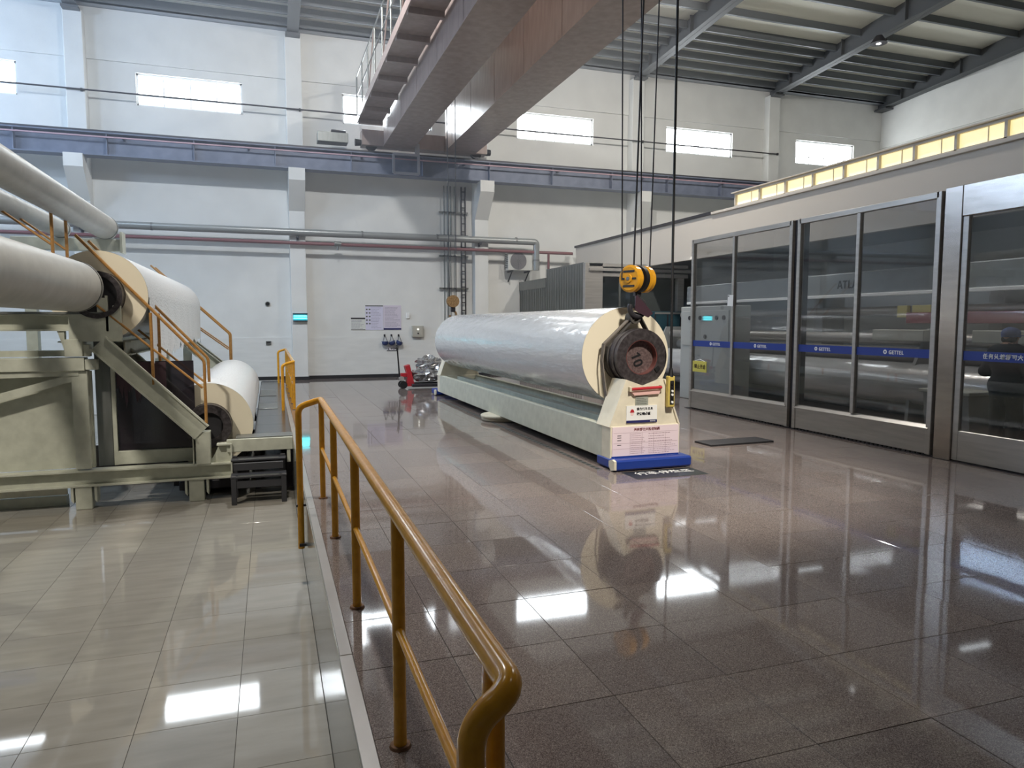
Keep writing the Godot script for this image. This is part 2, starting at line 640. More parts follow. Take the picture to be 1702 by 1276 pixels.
func roof():
	var n = frame_node("ceiling", "pitched metal roof on deep dark steel rafters and purlins")
	for k in range(-2, 5):
		var x = 0.865 + BAY * k if k < 1 else 0.945 + 5.56 * k
		if k == 4:
			x = XR - 0.25
		var s = mb()
		var za = ZW + 0.04; var zb = ZF - 0.04
		prism(s, [Vector2(za, rise(za) - 0.02), Vector2(za, pitch(za) - 0.02), Vector2(-7.2, pitch(-7.2) - 0.02), Vector2(zb, pitch(zb) - 0.02), Vector2(zb, rise(zb) - 0.02), Vector2(-7.2, rise(-7.2) - 0.02)], Transform3D(Basis(V(0, 0, 1), V(0, 1, 0), V(-1, 0, 0)), V(x + 0.015, 0, 0)), 0.03)
		for h in [[za, -7.2], [-7.2, zb]]:
			bar(s, V(x, rise(h[0]), h[0]), V(x, rise(h[1]), h[1]), 0.03, 0.32)
		# haunch at the eave and web stiffeners
		span(s, V(x - 0.2, 9.86, ZW + 0.05), V(x + 0.2, 9.92, ZW + 0.6))
		for i in 5:
			var z = ZW + 1.2 + i * 2.4
			span(s, V(x - 0.13, rise(z), z - 0.008), V(x + 0.13, pitch(z) - 0.03, z + 0.008))
		fin(s, "rafter", mats.rafter, n)
	var zs = [-22.1, -21.46, -20.85, -20.27, -19.72, -19.2]
	var z = -18.2
	while z < ZF:
		zs.append(z)
		z += 1.25
	for i in zs.size():
		var zz = zs[i]
		var s = mb()
		var y = pitch(zz)
		span(s, V(XL, y - 0.24, zz - 0.012), V(XR, y, zz + 0.012))
		span(s, V(XL, y - 0.24, zz - 0.012), V(XR, y - 0.225, zz + 0.075))
		fin(s, "purlin", mats.purlin, n)
	for i in zs.size() + 1:
		var z0 = ZW - 0.3 if i == 0 else zs[i - 1]
		var z1 = zs[i] if i < zs.size() else ZF + 0.3
		for b in 6:
			var x0 = XL - 0.3 + b * (XR - XL + 0.6) / 6.0
			var x1 = XL - 0.3 + (b + 1) * (XR - XL + 0.6) / 6.0 - 0.006
			var s = mb()
			var p = [V(x0, pitch(z0), z0), V(x1, pitch(z0), z0), V(x1, pitch(z1), z1), V(x0, pitch(z1), z1)]
			s.set_smooth_group(-1)
			var up = V(0, 0.1, 0)
			quad(s, p[0], p[1], p[2], p[3], V(0, -1, 0))
			quad(s, p[0] + up, p[1] + up, p[2] + up, p[3] + up, V(0, 1, 0))
			for j in 4:
				var q = (j + 1) % 4
				quad(s, p[j], p[q], p[q] + up, p[j] + up, (p[j] + p[q] - p[0] - p[2]))
			fin(s, "roof_panel", mats.roof_light, n)
	var s = mb()
	span(s, V(XL - 0.3, pitch(ZW) + 0.05, ZW - 0.3), V(XR + 0.3, 12.5, ZW - 0.2))
	span(s, V(XL - 0.3, 12.4, ZW - 0.3), V(XR + 0.3, 12.5, ZF + 0.3))
	fin(s, "roof_deck", mats.roof, n)
	s = mb()
	span(s, V(XL, 10.13, ZW + 0.28), V(XR, 10.27, ZW + 0.33))
	span(s, V(XL, 10.13, ZW), V(XR, 10.16, ZW + 0.33))
	fin(s, "eave_gutter", mats.eave, n)

func tile_mesh(w, d, m):
	var st = mb()
	bevel(st, V(-w * 0.5, -0.02, -d * 0.5), V(w * 0.5, 0, d * 0.5), 0.0012)
	return mesh_of(st, m)

func floors():
	var J = 0.0028
	# granite floor
	var st = mb()
	span(st, V(0.30, -0.0035, ZF), V(XR + 0.3, -0.3, ZW - 0.3))
	span(st, V(0.30, -0.3, ZF), V(0.6, LOW - 0.3, ZW - 0.3))
	var fl = struct(st, "floor", mats.grout, "polished speckled brown granite tile floor")
	var spots = []
	var x = 1.434 - 2 * 0.6
	while x < XR:
		var z = -3.375 + 5 * 0.6
		while z > ZW:
			spots.append([x, z])
			z -= 0.6
		x += 0.6
	var cells = []
	for s in spots:
		var x0 = maxf(s[0], 0.357); var x1 = minf(s[0] + 0.6, XR)
		var z0 = maxf(s[1] - 0.6, ZW); var z1 = s[1]
		if x1 - x0 < 0.03 or z1 - z0 < 0.03:
			continue
		var c = V((x0 + x1) * 0.5, 0, (z0 + z1) * 0.5)
		cells.append([c, x1 - x0 - J, z1 - z0 - J, c.length() + (30.0 if c.x > GX else 0.0) + maxf(0.0, -(c.z + 0.6 * 0) * 0.0)])
	var seen = []
	var rest = []
	for c in cells:
		# in front of the lens, inside its angle of view and on this side of the glass
		var v = c[0] - V(0, 1.677, 0)
		var dd = -v.z * cos(0.3283) + v.x * sin(0.3283)
		var xx = v.x * cos(0.3283) + v.z * sin(0.3283)
		var ok = c[0].x < GX and dd > 1.6 and absf(xx / dd) < 0.9
		if ok:
			seen.append(c)
		else:
			rest.append(c)
	seen.sort_custom(func(a, b): return a[3] < b[3])
	var shared = {}
	for i in seen.size():
		var c = seen[i]
		if i >= 300:
			rest.append(c)
			continue
		var v = rng.randi() % 4
		var key = "%d_%d_%d" % [v, int(c[1] * 1000), int(c[2] * 1000)]
		if not shared.has(key):
			shared[key] = tile_mesh(c[1], c[2], mats["granite%d" % v])
		var o = put(shared[key], "tile", fl, c[0])
		o.rotation_degrees = V(rng.randf_range(-0.16, 0.16), 0, rng.randf_range(-0.16, 0.16))   # laid not quite level
	st = mb()
	for c in rest:
		span(st, c[0] - V(c[1] * 0.5, 0.02, c[2] * 0.5), c[0] + V(c[1] * 0.5, 0, c[2] * 0.5))
	span(st, V(0.36, -0.02, ZF), V(XR, 0, -0.38))
	var r = fin(st, "tile_field", mats.granite2, fl)
	r.set_meta("kind", "stuff")
	# sunken bay
	st = mb()
	span(st, V(XL - 0.3, LOW - 0.0035, ZF + 0.3), V(0.3, LOW - 0.3, ZW - 0.3))
	fl = struct(st, "floor_001", mats.grout, "pale polished porcelain tile floor of the sunken bay")
	rest = []
	seen = []
	x = -0.26 + 0.6
	while x > XL:
		var z = -4.68 + 5 * 0.59
		while z > ZW:
			var x1 = minf(x, 0.284); var x0 = x - 0.597
			var c = [V((x0 + x1) * 0.5, LOW, z - 0.295), x1 - x0 - J, 0.59 - J]
			if x > -4.4 and z > -11.5:
				seen.append(c)
			else:
				rest.append(c)
			z -= 0.59
		x -= 0.597
	shared = {}
	for c in seen:
		var v = rng.randi() % 3
		var key = "%d_%d" % [v, int(c[1] * 1000)]
		if not shared.has(key):
			shared[key] = tile_mesh(c[1], c[2], mats["porcelain%d" % v])
		put(shared[key], "tile", fl, c[0])
	st = mb()
	for c in rest:
		span(st, c[0] - V(c[1] * 0.5, 0.02, c[2] * 0.5), c[0] + V(c[1] * 0.5, 0, c[2] * 0.5))
	span(st, V(XL, LOW - 0.02, ZF), V(0.284, LOW, -1.74))
	r = fin(st, "tile_field", mats.porcelain1, fl)
	r.set_meta("kind", "stuff")
	# the step between the two floors: clad face and metal nosing in lengths
	st = mb()
	span(st, V(0.285, LOW, ZF), V(0.301, -0.006, ZW))
	struct(st, "trim_4", worn("cladding", [156, 156, 147], 0.12, 0.2, 0.06, 0.6, 41, V(0.4, 3.0, 0.4)), "pale polished cladding on the step beside the sunken bay")
	var nose = frame_node("trim_5", "brushed steel nosing along the edge of the granite floor")
	var z0 = ZF
	for z1 in [0.9, -1.3, -3.56, -6.6, -9.6, -12.6, -15.6, -18.6, ZW + 0.04]:
		st = mb()
		var w = 0.0 if z1 > -4.0 else 0.004
		bevel(st, V(0.289 + w, -0.02, z0 - 0.002), V(0.356, 0.005, z1 + 0.002), 0.003)
		fin(st, "nosing", worn("nosing", [170, 166, 162], 0.3, 0.35, 0.08, 0.8, 43, V(0.3, 3.0, 0.3)), nose)
		z0 = z1

func lamp_head(nm, label, group, c, d):
	var t = thing(nm, label, "lamp", c, group)
	var s = mb()
	cyl(s, c, c - d * 0.16, 0.27, 0.2, 24)
	fin(s, "housing", mats.dark_steel, t)
	s = mb()
	cyl(s, c - d * 0.14, c - d * 0.14 + V(0, 0.36 + 0.1 * absf(d.z), 0), 0.015, 0.015, 8)
	fin(s, "hanger", mats.dark_steel, t)
	s = mb()
	cyl(s, c + d * 0.01, c + d * 0.002, 0.22, 0.22, 24)
	fin(s, "lens", glow("lamp_glow", Color(1.0, 0.97, 0.92), 12.0), t)
	return t

func beam_light(at, d, ang, blend, e, parent):
	var l = SpotLight3D.new()
	l.name = "lamp_light"
	l.spot_angle = ang
	l.spot_angle_attenuation = blend
	l.spot_range = 40.0
	l.spot_attenuation = 2.0
	l.light_size = 0.35
	l.light_color = Color(1.0, 0.97, 0.92)
	l.light_energy = e
	l.shadow_enabled = true
	parent.add_child(l, true)
	l.position = at - base_of(parent)
	l.basis = Basis.looking_at(d, Vector3.UP if absf(d.y) < 0.95 else Vector3.RIGHT)

func lamps():
	# floodlights on the rafters turned towards the back wall, and reflector lamps pointing down
	var i = 0
	var lampname = ["over the white film rolls of the rack", "over the far yellow railing", "over the middle of the silvery film roll", "over the glass partition"]
	for spot in [[-4.68, -13.4, 110.0, Color(0.8, 0.9, 1.0)], [0.865, -13.4, 250.0, Color(0.98, 0.98, 0.98)], [6.5, -13.4, 235.0, Color(1.0, 0.98, 0.95)], [12.0, -12.2, 215.0, Color(1.0, 0.98, 0.95)]]:
		var c = V(spot[0], rise(spot[1]) - 0.5, spot[1])
		var d = V(0, -0.94, -0.34).normalized()
		lamp_head("floodlight", "square floodlight on a rafter %s" % lampname[i], "floodlights turned to the back wall", c, d)
		var l = area(c + d * 0.03, d, Vector2(0.42, 0.42), spot[3], spot[2], "lamp_light", get_child(get_child_count() - 1))
		i += 1
	i = 0
	lampname = ["over the step of the sunken bay", "over the stand's blue foot"]
	for spot in [[-0.5, -6.8, 44.0, 34.0], [4.6, -8.6, 56.0, 34.0]]:
		var c = V(spot[0], rise(spot[1]) - 0.5, spot[1])
		lamp_head("reflector_lamp", "reflector lamp hung from a rafter %s" % lampname[i], "reflector lamps", c, V(0, -1, 0))
		beam_light(c + V(0, -0.03, 0), V(0, -1, 0), spot[3], 0.95, spot[2], get_child(get_child_count() - 1))
		i += 1
	var rc = V(-5.6, rise(-2.6) - 0.5, -2.6)  # extra spot, added to brighten the front of the rack
	var rd = (V(-2.7, 1.5, -10.9) - rc).normalized()
	lamp_head("floodlight", "unseen floodlight added to brighten the rack, over the photographer's side of the sunken bay", "floodlights turned to the back wall", rc, rd)
	beam_light(rc + rd * 0.03, rd, 22.0, 0.9, 70.0, get_child(get_child_count() - 1))
	var wc = V(3.8, 6.62, -1.9)  # lamp added to light the camera-side faces of roll and stand
	var wd = (V(4.15, 0.3, -6.95) - wc).normalized()
	lamp_head("added_stand_light", "unseen lamp added under the crane girder to brighten the front of the stand", "", wc, wd)
	beam_light(wc + wd * 0.03, wd, 22.0, 0.7, 56.0, get_child(get_child_count() - 1))
	# the lamp that shows on the rafter
	var c = V(17.35, 9.95, -17.2)
	var t = thing("rafter_lamp", "small grey floodlight clamped under a rafter by the pale roof panels", "lamp", c)
	var s = mb()
	cyl(s, c, c + V(0, 0.22, 0), 0.24, 0.1, 16)
	fin(s, "housing", mats.dark_steel, t)
	s = mb()
	cyl(s, c + V(0, -0.01, 0), c + V(0, 0.0, 0), 0.07, 0.07, 12)
	fin(s, "lens", glow("spot_glow", Color(1, 1, 1), 4.0), t)
	s = mb()
	box(s, c + V(0.15, 0.15, 0), V(0.3, 0.04, 0.04))
	fin(s, "bracket", mats.dark_steel, t)
	# fluorescent battens near the right-hand wall, mirrored in the floor
	for k in 2:
		c = V(20.7 + 0.5 * k, 9.0, -14.5 + 0.2 * k)
		t = thing("batten_lamp", "fluorescent batten lamp near the right-hand wall, mirrored in the granite floor", "lamp", c, "batten lamps by the right-hand wall")
		s = mb()
		box(s, c + V(0, 0.05, 0), V(0.1, 0.06, 1.3))
		fin(s, "housing", mats.white, t)
		s = mb()
		cyl(s, c + V(0, 0, -0.6), c + V(0, 0, 0.6), 0.016, 0.016, 10)
		fin(s, "tube", glow("tube_glow", Color(0.95, 0.98, 1.0), 25.0), t)
		s = mb()
		cyl(s, c + V(0, 0.07, 0.4), c + V(0, 1.8, 0.4), 0.008, 0.008, 6)
		cyl(s, c + V(0, 0.07, -0.4), c + V(0, 1.8, -0.4), 0.008, 0.008, 6)
		fin(s, "hanger", mats.dark_steel, t)
		area(c + V(0, -0.03, 0), V(0, -1, 0), Vector2(0.06, 1.2), Color(0.95, 0.98, 1.0), 6.0, "tube_light", t)

# ------------------------------------------------------------------ things on the back wall
func wall_fittings():
	var zp = ZW + 0.47
	# insulated pipe with a drop, red pipe, thin conduit
	var t = thing("insulated_pipe", "thick grey insulated pipe running level along the back wall", "pipe", V(2, 4.3, zp))
	var s = mb()
	tube(s, round_off([V(-10.9, 4.36, zp), V(8.32, 4.32, zp), V(8.32, 4.1, zp)], 0.2), 0.105, 16)
	fin(s, "jacket", mat("lagging", [150, 152, 150], 0.35, 0.4), t)
	for k in range(-1, 2):
		s = mb()
		var x = 0.865 + BAY * k
		box(s, V(x, 4.2, ZW + 0.445), V(0.08, 0.05, 0.2))
		box(s, V(x, 4.2, ZW + 0.355), V(0.06, 0.16, 0.03))
		fin(s, "pipe_bracket", mats.dark_steel, t)
	for x in [-3.0, 2.7, 5.0, 7.6]:
		s = mb()
		ring(s, V(x, 4.34, zp), V(x + 0.05, 4.34, zp), 0.112, 0.09, 16)
		fin(s, "clamp_band", mats.dull_steel, t)
	t = thing("drop_pipe", "grey insulated pipe dropping beside the air conditioner", "pipe", V(8.32, 3.41, zp))
	s = mb()
	cyl(s, V(8.32, 3.41, zp), V(8.32, 4.098, zp), 0.1, -1.0, 16)
	fin(s, "jacket", mats.lagging, t)
	s = mb()
	ring(s, V(8.32, 3.7, zp), V(8.32, 3.76, zp), 0.108, 0.09, 16)
	fin(s, "clamp_band", mats.dull_steel, t)
	t = thing("red_pipe", "thin brownish red pipe under the thick grey one", "pipe", V(2, 4.0, zp))
	s = mb()
	tube(s, [V(-10.9, 4.07, zp), V(9.6, 3.99, zp)], 0.05, 12)
	fin(s, "tube", mat("pipe_red", [118, 72, 74], 0.4), t)
	s = mb()
	cyl(s, V(1.9, 4.04, zp), V(2.1, 4.04, zp), 0.075, 0.075, 12)
	cyl(s, V(2.0, 4.0, zp), V(2.0, 3.86, zp), 0.03, 0.03, 10)
	fin(s, "valve", mats.dull_steel, t)
	s = mb()
	tube(s, round_off([V(8.75, 4.0, zp), V(8.75, 3.9, zp), V(8.75, 3.42, zp)], 0.1), 0.04, 10)
	fin(s, "drop_pipe", mats.pipe_red, t)
	t = thing("conduit", "thin grey conduit passing under the high windows across the pillars", "conduit", V(6, 7.86, ZW + 0.4))
	s = mb()
	tube(s, [V(-10.9, 7.86, ZW + 0.4), V(17.7, 7.84, ZW + 0.4)], 0.022, 8)
	fin(s, "tube", mats.dark_steel, t)
	for k in range(-1, 4):
		s = mb()
		var x = 0.865 + BAY * k if k < 1 else 0.945 + 5.56 * k
		box(s, V(x + 0.15, 7.85, ZW + 0.37), V(0.05, 0.08, 0.06))
		fin(s, "saddle", mats.dark_steel, t)
	# risers beside the pillar
	var xs = [5.33, 5.45, 5.54, 5.67]
	for i in 4:
		t = thing("riser_conduit", "thin vertical steel conduit clipped to the back wall beside the pillar", "conduit", V(xs[i], 0.0, ZW + 0.12), "riser conduits on the back wall")
		s = mb()
		cyl(s, V(xs[i], 0.0, ZW + 0.12), V(xs[i], 6.0, ZW + 0.12), 0.016 if i != 1 else 0.028, -1.0, 8)
		fin(s, "tube", mats.dull_steel, t)
	t = thing("cable_ladder", "narrow vertical cable ladder with rungs on the back wall", "ladder", V(5.96, 1.0, ZW + 0.12))
	for x in [5.9, 6.03]:
		s = mb()
		span(s, V(x - 0.014, 0.0, ZW + 0.06), V(x + 0.014, 6.0, ZW + 0.14))
		fin(s, "rail", mats.dark_steel, t)
	for i in 20:
		s = mb()
		box(s, V(5.965, 1.1 + i * 0.25, ZW + 0.1), V(0.11, 0.03, 0.04))
		fin(s, "rung", mats.dark_steel, t)
	for y in [5.19, 4.47, 3.82, 2.8]:
		t = thing("conduit_bracket", "short steel rail across the riser conduits, %s" % {5.19: "right under the crane beam", 4.47: "just above the thick grey pipe", 3.82: "just below the red pipe", 2.8: "just above the rusty hook"}[y], "bracket", V(5.65, y, ZW + 0.07), "conduit brackets")
		s = mb()
		box(s, V(5.65, y, ZW + 0.075), V(0.95, 0.05, 0.05))
		fin(s, "rail", mats.dull_steel, t)
		for x in xs:
			s = mb()
			box(s, V(x, y, ZW + 0.125), V(0.06, 0.03, 0.06))
			fin(s, "clip", mats.dark_steel, t)
	# air conditioner
	t = thing("air_conditioner", "pale outdoor air-conditioning unit on a wall bracket below the red pipe", "air conditioner", V(7.8, 3.36, ZW + 0.3))
	s = mb()
	bevel(s, V(7.37, 3.4, ZW + 0.1), V(8.22, 4.0, ZW + 0.42), 0.015)
	fin(s, "casing", mat("ac_case", [196, 196, 190], 0.5), t)
	s = mb()
	for i in 6:
		ring(s, V(7.72, 3.7, ZW + 0.421), V(7.72, 3.7, ZW + 0.434), 0.045 * (i + 1) + 0.008, 0.045 * (i + 1), 28)
	for i in 8:
		var a = TAU * i / 8
		bar(s, V(7.72, 3.7, ZW + 0.43), V(7.72 + 0.27 * cos(a), 3.7 + 0.27 * sin(a), ZW + 0.43), 0.008, 0.008)
	fin(s, "fan_grille", mats.dull_steel, t)
	s = mb()
	cyl(s, V(7.72, 3.7, ZW + 0.40), V(7.72, 3.7, ZW + 0.422), 0.275, -1.0, 28)
	fin(s, "fan_opening", mat("fan_dark", [120, 116, 120], 0.6), t)
	s = mb()
	for i in 8:
		box(s, V(7.365, 3.5 + i * 0.06, ZW + 0.26), V(0.012, 0.02, 0.26))
	fin(s, "side_louvre", mats.dark_steel, t)
	for x in [7.5, 8.08]:
		s = mb()
		bar(s, V(x, 3.37, ZW), V(x, 3.37, ZW + 0.5), 0.05, 0.04)
		bar(s, V(x, 3.05, ZW + 0.02), V(x, 3.36, ZW + 0.42), 0.03, 0.03)
		fin(s, "bracket", mats.black, t)
	# cyan insect lamp on the pillar
	var zl = ZW + 0.36
	t = thing("insect_lamp", "glowing cyan insect lamp on the white pillar", "lamp", V(0.88, 1.72, zl))
	s = mb()
	box(s, V(0.885, 1.87, zl), V(0.4, 0.24, 0.05))
	fin(s, "back_plate", mat("lamp_back", [120, 190, 205], 0.5), t)
	s = mb()
	box(s, V(0.885, 1.965, zl + 0.05), V(0.42, 0.03, 0.06))
	box(s, V(0.885, 1.755, zl + 0.05), V(0.42, 0.03, 0.06))
	fin(s, "rail", mats.dark_steel, t)
	for y in [1.83, 1.9]:
		s = mb()
		cyl(s, V(0.7, y, zl + 0.05), V(1.07, y, zl + 0.05), 0.02, -1.0, 10)
		fin(s, "tube", glow("cyan", Color(0.15, 0.9, 0.95), 2.2), t)
	area(V(0.885, 1.87, zl + 0.1), V(0, 0, 1), Vector2(0.36, 0.16), Color(0.15, 0.9, 0.95), 1.2, "lamp_light", t)
	# notice boards
	var zb = ZW + 0.012
	var boards = [[2.84, 3.385, 1.482, 2.247, [205, 202, 220], "lilac notice sheet with rows of small pictures and print", 51], [3.395, 3.95, 1.482, 2.247, [206, 198, 210], "pinkish notice sheet with a dark bar along its foot", 52], [2.393, 2.83, 1.485, 1.856, [208, 210, 204], "small pale notice sheet with a dark bar along its top", 53]]
	for i in 3:
		var b = boards[i]
		t = thing("notice_sheet", b[5], "notice", V(b[0], b[2], zb))
		s = mb()
		span(s, V(b[0], b[2], ZW), V(b[1], b[3], zb))
		fin(s, "sheet", mat("sheet%d" % i, b[4], 0.6), t)
		s = mb()
		var w = b[1] - b[0]; var h = b[3] - b[2]
		if i == 0:
			box(s, V(b[0] + w * 0.5, b[3] - 0.02, zb), V(w, 0.035, 0.003))
			for r in 5:
				for c in 2:
					box(s, V(b[0] + 0.04 + c * 0.09, b[3] - 0.13 - r * 0.11, zb), V(0.05, 0.04, 0.003))
			fin(s, "pictures", mat("olive_ink", [92, 92, 86], 0.6), t)
			s = mb()
			scribble(s, Transform3D(Basis(), V(b[0] + 0.17, b[3] - 0.06, zb)), w - 0.2, h - 0.1, 14, b[6], 0.012)
		elif i == 1:
			box(s, V(b[0] + w * 0.5, b[2] + 0.03, zb), V(w, 0.05, 0.003))
			fin(s, "foot_bar", mats.navy, t)
			s = mb()
			scribble(s, Transform3D(Basis(), V(b[0] + 0.05, b[3] - 0.04, zb)), w - 0.1, h - 0.12, 15, b[6], 0.012)
		else:
			box(s, V(b[0] + w * 0.5, b[3] - 0.02, zb), V(w, 0.045, 0.003))
			box(s, V(b[0] + w * 0.5, b[2] + 0.006, zb), V(w, 0.012, 0.003))
			fin(s, "bar", mats.dark_steel, t)
			s = mb()
			scribble(s, Transform3D(Basis(), V(b[0] + 0.02, b[3] - 0.06, zb)), w - 0.06, h - 0.08, 7, b[6], 0.014)
		fin(s, "small_print", mat("print_grey", [140, 134, 150], 0.7), t)
	# blue helmets on hooks
	for i in 3:
		var x = [3.42, 3.635, 3.86][i]
		t = thing("helmet_hook", "small dark hook over a hanging blue helmet", "hook", V(x, 1.32, ZW + 0.03), "hooks for the helmets")
		s = mb()
		tube(s, round_off([V(x, 1.31, ZW), V(x, 1.31, ZW + 0.05), V(x, 1.34, ZW + 0.06)], 0.02), 0.012, 8)
		box(s, V(x, 1.31, ZW + 0.006), V(0.05, 0.07, 0.012))
		fin(s, "hook", mats.dark_steel, t)
		t = thing("helmet", "blue helmet hanging by its strap, %s" % ["beside the small notice sheet", "the middle one of three", "beside the pallet truck handle"][i], "helmet", V(x, 0.98, ZW + 0.12), "blue helmets on hooks")
		var tilt = [0.0, 0.35, -0.45][i]
		var rot = Basis(V(0, 0, 1), tilt)
		var c0 = V(x, 1.08, ZW + 0.12)
		s = mb()
		s.set_smooth_group(1)
		for a in 10:
			for q in 14:
				var p = []
				for e in [[a, q], [a + 1, q], [a + 1, q + 1], [a, q + 1]]:
					var th = PI * 0.62 * e[0] / 10.0; var ph = TAU * e[1] / 14.0
					p.append(c0 + rot * V(0.1 * sin(th) * cos(ph), -0.085 * cos(th), 0.1 * sin(th) * sin(ph)))
				quad(s, p[0], p[1], p[2], p[3], p[0] + p[2] - c0 * 2.0 + V(0.0001, 0, 0))
		fin(s, "shell", mat("helmet_blue", [44, 58, 104], 0.4), t)
		s = mb()
		cyl(s, c0 + rot * V(0, 0.03, 0), c0 + rot * V(0, 0.045, 0), 0.115, 0.11, 16)
		fin(s, "brim", mats.helmet_blue, t)
		s = mb()
		tube(s, [c0 + rot * V(-0.07, 0.04, 0), V(x - 0.01, 1.31, ZW + 0.055), V(x + 0.01, 1.31, ZW + 0.055), c0 + rot * V(0.07, 0.04, 0)], 0.008, 6)
		fin(s, "strap", mats.dark_steel, t)
	t = thing("hook_sign", "small white sign with a black line under the helmets", "sign", V(3.66, 0.82, zb))
	s = mb()
	span(s, V(3.48, 0.82, ZW), V(3.84, 0.95, ZW + 0.03))
	fin(s, "plate", mats.paper, t)
	s = mb()
	box(s, V(3.66, 0.832, ZW + 0.031), V(0.36, 0.022, 0.003))
	hanzi(s, "安全帽", Transform3D(Basis(), V(3.6, 0.925, ZW + 0.031)), 0.06, 0.015, 0.009)
	prism(s, [Vector2(3.51, 0.86), Vector2(3.57, 0.86), Vector2(3.54, 0.92)], Transform3D(Basis(), V(0, 0, ZW + 0.0295)), 0.003)
	fin(s, "lettering", mats.ink, t)
	# junction box, switch, outlet, round vent
	t = thing("junction_box", "beige square junction box with a lit button", "electrical box", V(4.46, 1.25, ZW + 0.06))
	s = mb()
	bevel(s, V(4.28, 1.25, ZW), V(4.64, 1.61, ZW + 0.13), 0.012)
	fin(s, "casing", mat("jbox", [176, 172, 160], 0.5), t)
	s = mb()
	bevel(s, V(4.32, 1.29, ZW + 0.13), V(4.6, 1.57, ZW + 0.138), 0.004)
	fin(s, "cover", mats.jbox, t)
	s = mb()
	cyl(s, V(4.46, 1.5, ZW + 0.138), V(4.46, 1.5, ZW + 0.155), 0.024, -1.0, 12)
	fin(s, "lit_button", glow("button", Color(1, 1, 0.95), 1.5), t)
	s = mb()
	cyl(s, V(4.46, 1.37, ZW + 0.138), V(4.46, 1.37, ZW + 0.155), 0.024, -1.0, 12)
	fin(s, "dark_button", mats.ink, t)
	t = thing("wall_switch", "small white switch box above the junction box", "switch", V(4.16, 1.84, ZW + 0.02))
	s = mb()
	bevel(s, V(4.11, 1.84, ZW), V(4.21, 2.02, ZW + 0.05), 0.006)
	fin(s, "casing", mats.white, t)
	s = mb()
	box(s, V(4.16, 1.93, ZW + 0.052), V(0.04, 0.08, 0.012))
	fin(s, "rocker", mats.frame_white, t)
	t = thing("round_vent", "small dark round vent in the wall left of the insect lamp", "vent", V(-0.02, 2.2, ZW))
	s = mb()
	ring(s, V(-0.02, 2.26, ZW), V(-0.02, 2.26, ZW + 0.03), 0.07, 0.05, 18)
	fin(s, "collar", mats.dull_steel, t)
	s = mb()
	cyl(s, V(-0.02, 2.26, ZW), V(-0.02, 2.26, ZW + 0.012), 0.052, -1.0, 18)
	fin(s, "mouth", mats.black, t)
	t = thing("wall_outlet", "small grey socket low on the wall under the round vent", "socket", V(-0.03, 1.05, ZW + 0.02))
	s = mb()
	bevel(s, V(-0.1, 1.05, ZW), V(0.05, 1.16, ZW + 0.06), 0.006)
	fin(s, "casing", mats.dull_steel, t)
	s = mb()
	box(s, V(-0.025, 1.12, ZW + 0.061), V(0.1, 0.035, 0.004))
	fin(s, "flap", mats.dark_steel, t)

